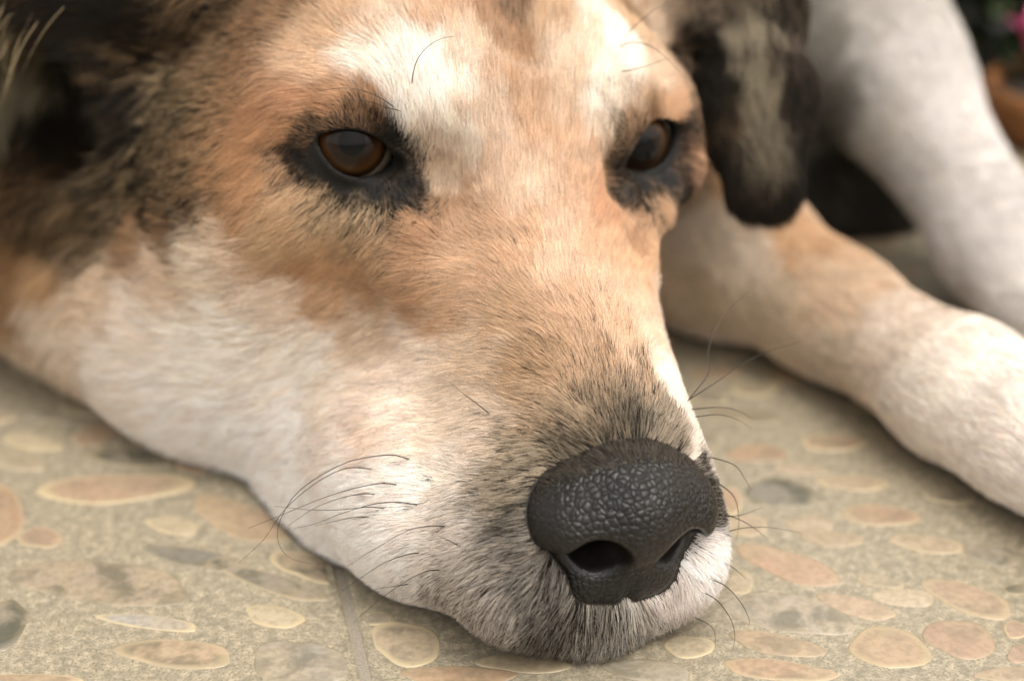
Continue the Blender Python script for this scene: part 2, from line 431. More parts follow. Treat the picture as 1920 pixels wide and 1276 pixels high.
    [110.1,6.2,-61.5,212,190,162,0.02,4.5,0.09,0.99,-0.06],
    [114.8,19.9,-46.4,226,202,178,0.01,4.5,-0.1,0.99,0.12],
    [115.4,42,-39.7,232,214,196,0,4.5,0.1,0.99,0.05],
    [109.2,39.6,-57.7,228,210,190,0,4.5,0.04,1,0.05],
    [113.3,64.7,-44.8,232,214,198,0,4.5,0.06,0.99,0.1],
    [122.5,62.8,-33.8,235,220,205,0,4.5,0.01,0.99,0.1],
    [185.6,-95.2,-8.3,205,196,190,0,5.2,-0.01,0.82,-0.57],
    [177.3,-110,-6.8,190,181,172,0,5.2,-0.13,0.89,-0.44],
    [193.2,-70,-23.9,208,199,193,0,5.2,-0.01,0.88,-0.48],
    [169.3,-105.4,-32,110,103,92,0.1,5.2,0.21,0.46,-0.86],  # this grey and the next: shaded side of the thigh, put into the colour
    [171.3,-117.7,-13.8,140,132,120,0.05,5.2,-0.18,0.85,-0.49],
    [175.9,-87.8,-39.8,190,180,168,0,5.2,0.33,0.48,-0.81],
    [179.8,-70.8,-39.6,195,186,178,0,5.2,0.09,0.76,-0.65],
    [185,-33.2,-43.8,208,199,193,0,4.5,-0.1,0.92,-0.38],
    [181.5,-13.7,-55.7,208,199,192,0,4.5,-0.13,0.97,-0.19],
    [191,-109.8,-65.1,84,78,68,0.4,5.2,0.34,0.46,-0.82],  # from here on: dark fur plus the shade of the leg gap, as colour
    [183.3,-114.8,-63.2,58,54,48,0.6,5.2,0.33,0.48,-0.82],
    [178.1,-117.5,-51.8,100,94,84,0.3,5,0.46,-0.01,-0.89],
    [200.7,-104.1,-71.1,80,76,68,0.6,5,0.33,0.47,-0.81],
]
# whiskers: points in place millimetres from root to tip
WHISKERS = [
    [[-23.3,348.2,39.4],[-26.8,346.8,41.4],[-31.5,345,42.1],[-37.4,342.7,41.8],[-43.2,339.9,39.9],[-48.4,336.8,37.1],[-51.3,333.7,33.4],[-52.3,331,30.2],[-51.3,328.9,27.3],[-48.6,327.6,25.6],[-44.4,327.1,24.8]],
    [[-31.8,350.4,35.6],[-35.8,348.2,37.4],[-39,345.8,38.2],[-43.7,342.7,37.1],[-48.3,339.5,34.8],[-52.3,336.5,31.7],[-55.8,333.5,27.2],[-61.5,331,22.5]],
    [[-26.1,344.6,34.9],[-30.3,342,36.7],[-36.1,339,37],[-43,336.1,36.1],[-52.4,333.3,33.2],[-58.9,331.8,31.1]],
    [[-31.2,345.9,31.6],[-34.1,343.3,33.3],[-38.7,340.6,33.8],[-44.6,338.1,32.6],[-50.6,336,29.2]],
    [[-21.2,338.8,33],[-25.8,336.6,35],[-30.9,334.2,35.9],[-37.9,331.6,35],[-43.7,329.5,33.6],[-48.3,328.8,32.9]],
    [[-28.7,342.4,29.9],[-32.7,340.2,31.6],[-38.6,337.9,32.3],[-45.6,336.6,33],[-53.4,336.6,34]],
    [[-32.6,344.2,26.7],[-36.7,341.9,27.8],[-41.4,339.9,27.8],[-44.9,339,27.4]],
    [[-14.4,330.2,32.6],[-18.8,327.5,34.2],[-23.3,324.8,34.5],[-30.2,321.6,31.8],[-35.9,319.6,28.8]],
    [[-20.7,333.6,23.6],[-23.9,330.7,24.8],[-28.5,327.7,24.6],[-33.1,325,22.8],[-37.8,323.1,20.1]],
    [[-15.5,328.1,22.5],[-18.9,325,24.2],[-23.4,321.5,23.7],[-29.1,318.2,21.1],[-34.7,315.6,17]],
    [[-23.3,336.2,13.6],[-26.7,333,15.1],[-31.4,331.5,15.2]],
    [[-6.9,318.8,27.5],[-9.2,315.2,27.1],[-10.5,311.7,24.7],[-10.9,309.4,21.5]],
    [[-5.2,317.2,26.2],[-6.9,313,25.8],[-7.8,310.4,23.5]],
    [[-5,345.2,52.8],[-7.7,342.1,56.9],[-10.6,340.1,60.4],[-13.7,340.2,63.3]],
    [[-11.1,324.4,30.8],[-13.9,322.5,33.7],[-16.2,322,35.1]],
    [[40.2,356.2,50],[45.9,363,54.2],[46.3,368.7,57],[48.2,373.6,60.3],[51.6,377.4,63.9],[56.8,380,67.9]],
    [[40.4,357.9,49.5],[48.4,365.4,50.9],[53.5,371.5,51.5],[60.4,376.1,53.2],[69.6,378.3,55.3]],
    [[41,356.1,48.3],[48.8,360.8,46.5],[53.6,363.7,44],[57.2,364,41.7]],
    [[41.5,354.3,47.2],[47.9,358.2,45.9],[52.6,360.4,43.6],[56.5,360.3,41.1]],
    [[44.7,348.2,40.4],[51.3,350.9,36.7],[54.2,352.2,32.5],[55.9,351.9,29.4]],
    [[46.6,346.9,34.8],[51.5,348.9,29.4],[53.1,349.3,23.4],[52.8,348.1,18.3]],
    [[48.6,343.1,27.4],[53.3,347,25.5],[58.5,349.2,26.3]],
    [[49.1,342.1,23.7],[53.4,346,22.5],[60,348.6,21.2],[67.7,349,19.5]],
    [[48.2,343,28.5],[54.7,346.9,23.3],[60,347.3,18.8]],
    [[43.3,330.5,19.3],[48.3,330.9,16.5],[52,330.3,12.3],[53.9,329.5,8.5],[53.9,329,6.7]],
    [[42.2,330.2,15.9],[46.5,329.8,13.3],[49.6,328.6,9.1],[50.6,327.4,5.6],[50.1,326.1,2.4]],
    [[40.3,334.6,6.5],[46.3,334.5,2.9],[46.7,329.4,1]],
    [[45.8,333,22],[49.9,336.1,18.5],[53.8,336.3,14.9]],
    [[-23.2,387.4,116.4],[-22.6,385.4,120.2],[-21.3,384.3,123.9],[-18.7,383.3,127],[-15.7,382.6,128.8],[-13,382.4,129.3]],
    [[-26.6,385.6,111.2],[-30,383.3,114.5],[-34.2,383.3,116.4],[-39,382.3,117.3],[-45,381.5,116.7]],
    [[-24.9,385,110.8],[-29.3,381.5,113.1],[-33,382.6,114.1],[-39.1,382.3,114.7]],
    [[25.5,413.6,117.8],[28.6,412,119.8],[33,409.8,119.8],[36.7,407.4,117.8],[40.5,405.4,114.4]],
    [[27.1,419.7,118.4],[30.2,418.1,122.2],[34.6,417.6,126.3],[38.4,417.7,128.3]],
    [[25.9,407.7,113.7],[30.8,404.6,115.6],[37.1,404.2,118]],
]
# whisker follicles on the head (mm)
FOLLICLES = [
    [-19.7,64.8,-33.6],
    [-17.3,70.4,-32.3],
    [-18.6,66,-32.4],
    [-35.8,52.1,-51.7],
    [-42.2,47.3,-57],
    [-39.2,54.8,-56.2],
    [-36.8,62.2,-56.8],
    [-41.8,56.6,-61.4],
    [-33.8,72.7,-55.3],
    [-37.2,68.5,-65.6],
    [-34.4,75.6,-65.3],
    [-30.8,86.5,-57.9],
    [-29.7,88.8,-58.7],
    [-26.8,85.2,-48.5],
    [-24.8,91.2,-52.8],
    [-30.3,85.1,-53.9],
    [-28.3,91.2,-61.1],
    [-5.3,33.2,-6.2],
    [-8.4,33,-7.2],
    [6.7,49.5,-13.2],
    [-10.7,56.2,-18.7],
    [-8.2,59.8,-18.8],
    [-0.3,51.6,-13.7],
    [-31.4,71,-49.1],
    [-32.8,61.6,-50.6],
    [-28.9,69.6,-45.2],
    [-21.5,95.6,-60.1],
    [-21.7,59.2,-35.2],
    [-12.1,63.1,-22.7],
    [-6,58.7,-17.5],
    [2.4,57.2,-16.2],
    [-42.9,52,-60.2],
    [-44.3,53.8,-65.1],
]
# pebbles of the tile glaze: centre, half axes (mm), colour, patchiness
PEBBLES = [
    [-135.4,429.9,9.3,-2.6,0.9,-4.7,215,195,150,0],
    [-137.2,419.3,8.5,-1.5,1.3,-6.1,200,185,145,0.2],
    [-105,420.6,13.3,-1.4,0.9,-5.2,108,112,96,1],
    [-106.6,403.7,20.9,1.5,1.7,-7.7,205,162,122,0.2],
    [-133,389.8,5.6,0,4,-14.9,190,135,92,0.3],
    [-120.4,378.4,5.9,-0.9,1,-5.2,205,165,125,0.3],
    [-70.7,387.9,13.6,-9.6,-0.6,-8.5,206,170,122,0.2],
    [-87.5,384.4,6.9,-2.2,0.4,-4.7,212,192,148,0],
    [-78.7,368.8,13.6,-4.2,0.3,-4.2,105,110,95,1],
    [-100.3,357.6,24.2,-3.7,1.5,-9,180,160,128,0.7],
    [-58.6,357.6,14.6,-8.1,-0.2,-4.1,150,140,115,0.8],
    [-50.9,364.8,9.4,-4.4,-0.2,-5.7,152,128,92,0.8],
    [-56.2,343.1,7.5,-1.8,0.2,-4.4,218,200,156,0],
    [-85.4,340.7,12.9,-2.3,0.4,-2.8,195,190,172,0.2],
    [-76.9,328.1,13.4,-1.2,0.8,-5.8,202,170,126,0.6],
    [-47.7,324,11.3,-1.6,0.5,-9.4,170,166,148,0.5],
    [-118.8,339.8,4.7,-3.7,-0.6,-9.9,84,90,78,1],
    [-107.3,318.1,10.7,0,0.6,-2.4,205,165,120,0.2],
    [-24.6,332.3,8,-4.3,-1.1,-8.5,204,180,142,0.5],
    [-12,319.7,13.2,-0,0.1,-3.6,206,160,110,0.2],
    [30.6,321.5,9.5,-1.4,-0.5,-4.4,178,172,148,0.6],
    [3,324.4,11.5,-0.7,-0.1,-3.5,205,182,135,0.1],
    [68.6,365.6,11.6,-7.2,-2,-6.3,212,165,125,0.1],
    [65.8,344.3,14.9,-4.9,-1.9,-7.9,192,180,152,0.6],
    [82.1,347.2,8.8,-4.6,-1.3,-3.9,212,180,140,0.2],
    [94.4,351.1,7.2,-1.2,-1.1,-4.1,222,200,160,0],
    [109.7,350.6,9,-6.1,-2.6,-6.1,204,165,130,0.3],
    [86.8,330.4,9.2,-1.4,-2,-8,204,165,120,0.3],
    [103.9,334,7.9,-2,-2.4,-7.6,195,150,115,0.3],
    [60.9,331.9,10.5,-4,-1.1,-4.1,210,175,130,0.4],
    [60.1,321.7,13.1,-2,-0.7,-3.8,205,163,118,0.4],
    [40.8,330.8,6.1,0,-0.4,-4.2,205,190,150,0.1],
    [117.8,337.6,3,0,-1,-3.7,200,160,125,0.2],
    [116.1,327.9,2.9,-0,-1,-3.7,200,160,125,0.2],
    [111.4,320.1,7.2,0,-0.7,-2.8,206,176,135,0.2],
    [90,358.1,5.5,-1.5,-0.7,-2.6,200,185,150,0.3],
    [96,389.5,9.7,-1.7,-1.3,-5.4,192,150,110,0.3],
    [77.1,384.4,6,-1.2,-0.9,-4.5,210,185,145,0.1],
    [71.9,400.9,10,-1.4,-1.3,-7.3,120,122,104,1],
    [122.3,354.5,3.4,0,-0.6,-2.3,110,112,96,0.8],
    [55.7,357.6,3.1,0,-0.7,-5.7,210,190,150,0.1],
    [81.6,377.9,7.8,-1.6,-0.8,-3.6,205,178,135,0.2],
    [105.5,375.3,9,-1.9,-1.1,-4.1,205,180,140,0.2],
    [120.4,370.3,7.3,-2.6,-1.5,-4.4,150,145,122,0.7],
    [60.6,384.4,5.4,-0.9,-0.9,-5.3,212,185,145,0.1],
    [57.9,396.6,3,-0.5,-1.1,-7.2,208,160,118,0.1],
    [116.4,399.4,6.7,-1.5,-1.1,-3.9,160,150,125,0.5],
    [92.1,406.6,9.8,-1.4,-0.9,-4,200,170,130,0.3],
    [68.3,423,8.9,0,-0.6,-4.9,196,150,105,0.3],
    [90.2,429.2,9,-0,-0.8,-5,190,150,110,0.3],
    [61.8,473.7,8.1,0,-0.6,-5.2,190,150,108,0.3],
    [68.1,445.5,10.6,-1.6,-0.7,-4.7,180,160,120,0.4],
    [55.6,429.2,3,0,-0.6,-5.7,150,145,120,0.6],
    [78.8,413.9,7.1,-1,-0.6,-3,205,180,140,0.2],
    [-124.6,448.9,8.2,-2.4,0.5,-3.4,200,185,145,0.1],
    [-134.7,445.5,9.9,-2.8,0.7,-4,170,165,140,0.5],
]
# ------------------------------------------------------------------ node helpers
def srgb(r, g, b):
    c = np.array([r, g, b], float) / 255.0
    return np.where(c <= 0.04045, c / 12.92, ((c + 0.055) / 1.055) ** 2.4)
class NT:
    def __init__(self, name):
        self.m = bpy.data.materials.new(name); self.m.use_nodes = True
        self.t = self.m.node_tree; self.n = self.t.nodes; self.l = self.t.links
        self.p = self.n['Principled BSDF']
    def add(self, typ, **kw):
        nd = self.n.new(typ)
        for k, v in kw.items(): setattr(nd, k, v)
        return nd
    def link(self, a, b): self.l.new(a, b)
    def coord(self): return self.add('ShaderNodeTexCoord').outputs['Object']
    def noise(self, vec, scale, detail=4, rough=0.55, dist=0.0):
        nd = self.add('ShaderNodeTexNoise')
        nd.inputs['Scale'].default_value = scale; nd.inputs['Detail'].default_value = detail
        nd.inputs['Roughness'].default_value = rough; nd.inputs['Distortion'].default_value = dist
        if vec is not None: self.link(vec, nd.inputs['Vector'])
        return nd.outputs['Fac']
    def ramp(self, fac, stops):
        nd = self.add('ShaderNodeValToRGB'); cr = nd.color_ramp
        while len(cr.elements) < len(stops): cr.elements.new(0.5)
        for e, (p, c) in zip(cr.elements, stops):
            e.position = p; e.color = (*c, 1) if len(c) == 3 else c
        self.link(fac, nd.inputs[0]); return nd.outputs[0]
    def mix(self, fac, a, b, mode='MIX'):
        nd = self.add('ShaderNodeMix', data_type='RGBA', blend_type=mode)
        for s, v in ((nd.inputs[0], fac), (nd.inputs[6], a), (nd.inputs[7], b)):
            if hasattr(v, 'node'): self.link(v, s)
            elif isinstance(v, (int, float)): s.default_value = v
            else: s.default_value = (*v, 1)
        return nd.outputs[2]
    def math(self, op, a, b=0.0):
        nd = self.add('ShaderNodeMath', operation=op)
        for s, v in zip(nd.inputs, (a, b)):
            if hasattr(v, 'node'): self.link(v, s)
            else: s.default_value = v
        return nd.outputs[0]
    def bump(self, h, strength, dist):
        nd = self.add('ShaderNodeBump'); nd.inputs['Strength'].default_value = strength; nd.inputs['Distance'].default_value = dist
        self.link(h, nd.inputs['Height']); return nd.outputs['Normal']
    def set(self, **kw):
        for k, v in kw.items():
            s = self.p.inputs[k.replace('_', ' ')]
            if hasattr(v, 'node'): self.link(v, s)
            elif isinstance(v, (tuple, list, np.ndarray)) and len(v) == 3: s.default_value = (*v, 1)
            else: s.default_value = v
        return self.m

# ------------------------------------------------------------------ floor: printed pebble tiles with a recessed grey joint
rng = np.random.default_rng(7)
mt = NT('tile_glaze')
co = mt.coord()
n1 = mt.noise(co, 380, 6, 0.75); n2 = mt.noise(co, 60, 4, 0.6); n3 = mt.noise(co, 1500, 2, 0.5)
base = mt.ramp(n1, [(0.38, srgb(104, 100, 88)), (0.5, srgb(140, 131, 115)), (0.62, srgb(176, 164, 143))])
base = mt.mix(mt.math('MULTIPLY', n2, 0.55), base, srgb(160, 146, 121))
base = mt.mix(mt.ramp(n3, [(0.35, (1, 1, 1)), (0.5, (0, 0, 0))]), base, srgb(114, 109, 91))
tile_mat = mt.set(Base_Color=base, Roughness=0.36, Normal=mt.bump(n1, 0.12, 0.0004))
mg = NT('grout')
gn = mg.noise(mg.coord(), 1400, 4, 0.7)
grout_mat = mg.set(Base_Color=mg.ramp(gn, [(0.3, srgb(118, 110, 98)), (0.7, srgb(150, 140, 125))]), Roughness=0.85, Normal=mg.bump(gn, 0.5, 0.0004))
mp = NT('pebble_glaze')
co = mp.coord()
tone = mp.add('ShaderNodeAttribute', attribute_type='OBJECT', attribute_name='tone').outputs['Color']
patch = mp.add('ShaderNodeAttribute', attribute_type='OBJECT', attribute_name='patch').outputs['Fac']
seed = mp.add('ShaderNodeAttribute', attribute_type='OBJECT', attribute_name='seed').outputs['Vector']
rim = mp.add('ShaderNodeAttribute', attribute_type='GEOMETRY', attribute_name='rim').outputs['Fac']
va = mp.add('ShaderNodeVectorMath', operation='ADD'); mp.link(co, va.inputs[0]); mp.link(seed, va.inputs[1])
sv = va.outputs[0]
b1 = mp.noise(sv, 75, 4, 0.6, 0.6); b2 = mp.noise(sv, 520, 5, 0.7); b3 = mp.noise(sv, 130, 3, 0.6, 0.4)
col = mp.mix(mp.ramp(b1, [(0.4, (0, 0, 0)), (0.62, (1, 1, 1))]), tone, mp.mix(0.55, tone, srgb(162, 146, 120)))
dk = mp.math('MULTIPLY', mp.ramp(b3, [(0.45, (0, 0, 0)), (0.6, (1, 1, 1))]), patch)
col = mp.mix(dk, col, srgb(82, 82, 70))
col = mp.mix(mp.math('MULTIPLY', mp.ramp(b2, [(0.42, (1, 1, 1)), (0.56, (0, 0, 0))]), 0.35), col, srgb(104, 92, 73))
rimn = mp.math('ADD', rim, mp.math('MULTIPLY', mp.math('SUBTRACT', b3, 0.5), 0.5))
col = mp.mix(mp.math('MULTIPLY', mp.ramp(rimn, [(0.74, (0, 0, 0)), (0.94, (1, 1, 1))]), mp.add('ShaderNodeAttribute', attribute_type='OBJECT', attribute_name='edge').outputs['Fac']), col, srgb(177, 161, 129))
pebble_mat = mp.set(Base_Color=col, Roughness=0.36, Normal=mp.bump(b2, 0.08, 0.0004))

floor = mesh_obj('floor', [(-9000, -3000, -0.7), (9000, -3000, -0.7), (9000, 12000, -0.7), (-9000, 12000, -0.7)], [(0, 1, 2, 3)], grout_mat, smooth=False)
tag(floor, 'floor of glazed tiles printed with pebbles, grey joint', 'floor', kind='structure')
# tile frame: one joint runs from (-42, 362) towards the camera
J0 = np.array([-42.0, 361.7]); JD = np.array([9.6, -44.0]); JD /= np.linalg.norm(JD); JN = np.array([-JD[1], JD[0]])   # JN points to +x
TS, GAP = 420.0, 2.7
def tile_of(p):
    d = np.asarray(p) - J0
    return int(math.floor((d @ JN) / TS)), int(math.floor((d @ JD + 265.0) / TS))
def tile_mesh():
    h = (TS - GAP) / 2; e = 1.6
    pr = [(h, -0.9), (h, -0.5), (h - 0.35 * e, -0.16), (h - e, 0.0)]
    V = []; F = []
    for r, z in pr:
        c = 3.0
        for sx, sy in ((1, 1), (-1, 1), (-1, -1), (1, -1)): V.append((sx * r, sy * r, z))
    for k in range(3):
        for i in range(4): F.append((k * 4 + i, k * 4 + (i + 1) % 4, k * 4 + 4 + (i + 1) % 4, k * 4 + 4 + i))
    F.append((12, 13, 14, 15))
    return V, F
TV, TF = tile_mesh()
tiles = {}
rotz = math.atan2(JN[1], JN[0])
tme = None
for a in range(-2, 3):
    for b in range(-5, 2):
        c = J0 + JN * (a + 0.5) * TS + JD * ((b + 0.5) * TS - 265.0)
        if tme is None:
            o = mesh_obj('tile', TV, TF, tile_mat, floor, smooth=False); tme = o.data
        else:
            o = bpy.data.objects.new('tile', tme); COL.objects.link(o); o.parent = floor
        o.location = (c[0] * MM, c[1] * MM, 0); o.rotation_euler.z = rotz
        tiles[(a, b)] = o

def pebble_mesh(r):
    """unit pebble outline, slightly lumpy, domed; attribute rim runs 0 centre .. 1 edge"""
    n = 28; ang = np.linspace(0, 2 * np.pi, n, endpoint=False)
    w = 1 + 0.05 * np.cos(2 * ang + r.uniform(0, 6)) + 0.06 * np.cos(3 * ang + r.uniform(0, 6)) + 0.03 * np.cos(5 * ang + r.uniform(0, 6))
    V = []; R = []; F = []
    for rad, z in ((1.0, -0.1), (0.985, 0.12), (0.94, 0.22), (0.84, 0.27), (0.6, 0.3)):
        for k in range(n): V.append((rad * w[k] * math.cos(ang[k]), rad * w[k] * math.sin(ang[k]), z)); R.append(rad)
    V.append((0, 0, 0.31)); R.append(0)
    for q in range(4):
        for k in range(n): F.append((q * n + k, q * n + (k + 1) % n, (q + 1) * n + (k + 1) % n, (q + 1) * n + k))
    for k in range(n): F.append((4 * n + k, 4 * n + (k + 1) % n, 5 * n))
    return V, F, R
def make_pebble(c, e1, e2, rgb, pt):
    key = tile_of(c)
    if key not in tiles: return
    t = tiles[key]
    V, F, R = pebble_mesh(rng)
    cr, sr = math.cos(-rotz), math.sin(-rotz)
    lc = np.array(c) - np.array(t.location)[:2] / MM
    P = []
    for v in V:
        q = np.array(e1) * v[0] + np.array(e2) * v[1]
        P.append((q[0] * cr - q[1] * sr, q[0] * sr + q[1] * cr, v[2]))
    lc = (lc[0] * cr - lc[1] * sr, lc[0] * sr + lc[1] * cr)
    lim = (TS - GAP) / 2 - 2.2
    P = [(min(max(p[0], -lim - lc[0]), lim - lc[0]), min(max(p[1], -lim - lc[1]), lim - lc[1]), p[2]) for p in P]
    o = mesh_obj('pebble', P, F, pebble_mat, t)
    at = o.data.attributes.new('rim', 'FLOAT', 'POINT'); at.data.foreach_set('value', np.array(R, np.float32))
    o.location = (lc[0] * MM, lc[1] * MM, 0)
    o['tone'] = [float(x) for x in (0.66 * srgb(*rgb) + 0.34 * srgb(204, 188, 162)) * np.array([0.60, 0.61, 0.69])]; o['patch'] = float(pt); o['edge'] = float(rng.choice([0.15, 0.5, 0.9])); o['seed'] = [float(x) for x in rng.uniform(-3, 3, 3)]
placed = []
for r in PEBBLES:
    make_pebble(r[0:2], r[2:4], r[4:6], r[6:9], r[9])
    placed.append((r[0], r[1], 0.5 * (math.hypot(*r[2:4]) + math.hypot(*r[4:6]))))
PAL = [(212, 190, 148), (204, 166, 124), (190, 142, 102), (176, 166, 140), (120, 122, 104), (206, 172, 126)]
tries = 0; made = 0
while tries < 14000 and made < 420:
    tries += 1
    c = (rng.uniform(-260, 260), rng.uniform(300, 900)); rr_ = rng.uniform(6, 14) if made < 140 else rng.uniform(3.5, 9); asp = rng.uniform(0.45, 0.85)
    if any((c[0] - q[0]) ** 2 + (c[1] - q[1]) ** 2 < (rr_ * 0.9 + q[2] * 0.9 + 0.6) ** 2 for q in placed): continue
    a = rng.uniform(-0.9, 0.9) + 0.15
    make_pebble(c, (rr_ * math.cos(a), rr_ * math.sin(a)), (-rr_ * asp * math.sin(a), rr_ * asp * math.cos(a)), PAL[rng.integers(6)], rng.uniform(0, 0.6))
    placed.append((*c, rr_)); made += 1
# ------------------------------------------------------------------ the dog's body as one field
EYE_C = np.array([37.6, -9.4, 0.3]); EYE_R = 11.5
EYE_A = np.array([0.20, 0.955, 0.18]); EYE_A /= np.linalg.norm(EYE_A)
_u = np.array([-25.0, 17.0, -5.0]); EYE_U = _u - EYE_A * (_u @ EYE_A); EYE_U /= np.linalg.norm(EYE_U)   # outer -> inner corner
EYE_V = np.cross(EYE_U, EYE_A); EYE_V *= np.sign(EYE_V[2])

MY = [-60, -35, -13, 10, 30, 50, 66, 76.5, 85.5, 91, 95, 97]
M_ZT = [20, 16, 9, 3, -5, -13, -20, -24.5, -29, -36, -45, -52]
M_ZB = [-135, -132, -128, -122, -114, -104, -95, -89, -85, -81, -77, -72]
M_WU = [36, 36, 33, 27, 24, 22.5, 21.5, 20, 17, 12, 7, 2]
M_WL = [49, 51, 50, 47, 42.5, 36, 29.5, 24.5, 19.5, 14.5, 8.5, 2.5]

def head_field(X, y, z):
    """X, y, z in head millimetres; returns the pseudo distance of head and neck"""
    x = np.where(X > 0, X * (1 + 0.33 * sstep(30, -12, y) * sstep(-4, -28, z)), -X)      # the head rests on its right cheek
    xm = np.where(X > 0, x * (1 - 0.26 * sstep(6, 40, y) * sstep(100, 80, y) * sstep(-60, -30, z)), x)
    zt = np.interp(y, MY, M_ZT); zb = np.interp(y, MY, M_ZB)
    wu = np.interp(y, MY, M_WU); wl_ = np.interp(y, MY, M_WL)
    hz = (zt - zb) * 0.5; zc = (zt + zb) * 0.5
    s = (z - zb) / (2 * hz)
    w = wl_ + (wu - wl_) * sstep(0.22, 0.98, s)
    n = 2.5
    g = ((xm / w) ** n + (np.abs(z - zc) / hz) ** n) ** (1 / n)
    f = (g - 1.0) * np.minimum(w, hz) * 0.85
    f = np.maximum(f, y - 97)
    f = np.maximum(f, -(y + 45))
    # upper lip fullness on the muzzle side
    f = smin(f, ell(x, y, z, (20, 72, -62), (14, 24, 18)), 14)
    f = smin(f, ell(x, y, z, (33, 35, -72), (15, 30, 20)), 14)
    # skull
    sk = ell(x, y, z, (0, -58, -12), (60, 74, 55))
    f = smin(f, sk, 22)
    f = smin(f, ell(x, y, z, (20, -11, 11), (15, 17, 13)), 20)          # brow
    f = smin(f, ell(x, y, z, (44, -23, 3), (13, 18, 13)), 16)            # outer brow
    f = smin(f, ell(x, y, z, (50, -32, -22), (15, 34, 17)), 18)         # cheek bone
    f = smin(f, ell(x, y, z, (38, -4, -98), (12, 34, 22)), 16)          # corner of the lips
    f = smin(f, ell(x, y, z, (52, -52, -55), (24, 42, 42)), 22)         # chewing muscle
    f = smin(f, ell(x, y, z, (51, -82, -84), (42, 58, 36)), 24)         # loose throat skin on the floor
    f = smin(f, ell(x, y, z, (28, 9, -20), (8, 14, 8)) + 8 * sstep(0, 12, X), 14)           # below the inner eye corner
    away = 25 * sstep(12, -4, X)                                          # the far side of the face is a little fuller
    f = smin(f, ell(x, y, z, (48, -15, -10), (9, 17, 18)) + away, 14)
    f = smin(f, ell(x, y, z, (36.5, -4, -21), (8, 18, 14)) + away, 18)
    f = smin(f, ell(x, y, z, (26.5, 12, -30), (7, 16, 16)) + away, 14)
    # groove of the forehead
    f = smax(f, -cone(x, y, z, (0, 0, 25.5), (0, -40, 55), 0.6, 1.2), 12)
    # hollow between cheek bone and muzzle
    f = smax(f, -ell(x, y, z, (52, 22, -30), (10, 18, 10)), 16)
    # eye: lid bulge, socket, almond opening
    px, py, pz = x - EYE_C[0], y - EYE_C[1], z - EYE_C[2]
    rr = np.sqrt(px * px + py * py + pz * pz)
    a = px * EYE_A[0] + py * EYE_A[1] + pz * EYE_A[2]
    u = px * EYE_U[0] + py * EYE_U[1] + pz * EYE_U[2]
    v = px * EYE_V[0] + py * EYE_V[1] + pz * EYE_V[2]
    f = smin(f, rr - (EYE_R + 1.7), 4)
    f = smax(f, -ell(x, y, z, (23, 15, 1), (6, 8, 8)) - 3.5 * sstep(0, 12, X), 9)               # inner corner
    # shallow dish round the eye
    f = smax(f, -(np.sqrt((u / 1.25) ** 2 + (v + 1) ** 2 + (a - 17.5) ** 2) - 8.0), 7)
    # lens shaped opening
    far = sstep(-4, 4, X)
    L, sl = 11.0, 7.0
    su = 5.7 + 1.1 * far
    ru = (L * L + su * su) / (2 * su); rl = (L * L + sl * sl) / (2 * sl)
    u = u - 0.8
    vv = v + 0.02 * u - 0.3
    op = np.maximum(np.sqrt(u * u + (vv - su + ru) ** 2) - ru, np.sqrt(u * u + (vv + sl - rl) ** 2) - rl)
    cu = np.sqrt(u * u + (vv - su + ru) ** 2) - ru; cl = np.sqrt(u * u + (vv + sl - rl) ** 2) - rl
    op = np.maximum(op, -(a - 2.0))
    f = smax(f, -op, 1.6)
    side = np.maximum(np.abs(u) - L, 0) + np.maximum(2 - a, 0)
    f = smin(f, np.sqrt((cu - 0.5) ** 2 + (rr - EYE_R - 1.7) ** 2 + side ** 2) - 1.35 + 0.4 * far + 9 * (vv < -1.5), 1.4)      # upper lid rim, overhanging
    f = smin(f, np.sqrt((cl - 0.3) ** 2 + (rr - EYE_R - 1.0) ** 2 + side ** 2) - 1.2 + 9 * (vv > 1.5), 1.2)      # lower lid rim
    f = np.maximum(f, -(rr - EYE_R - 0.25))
    return f

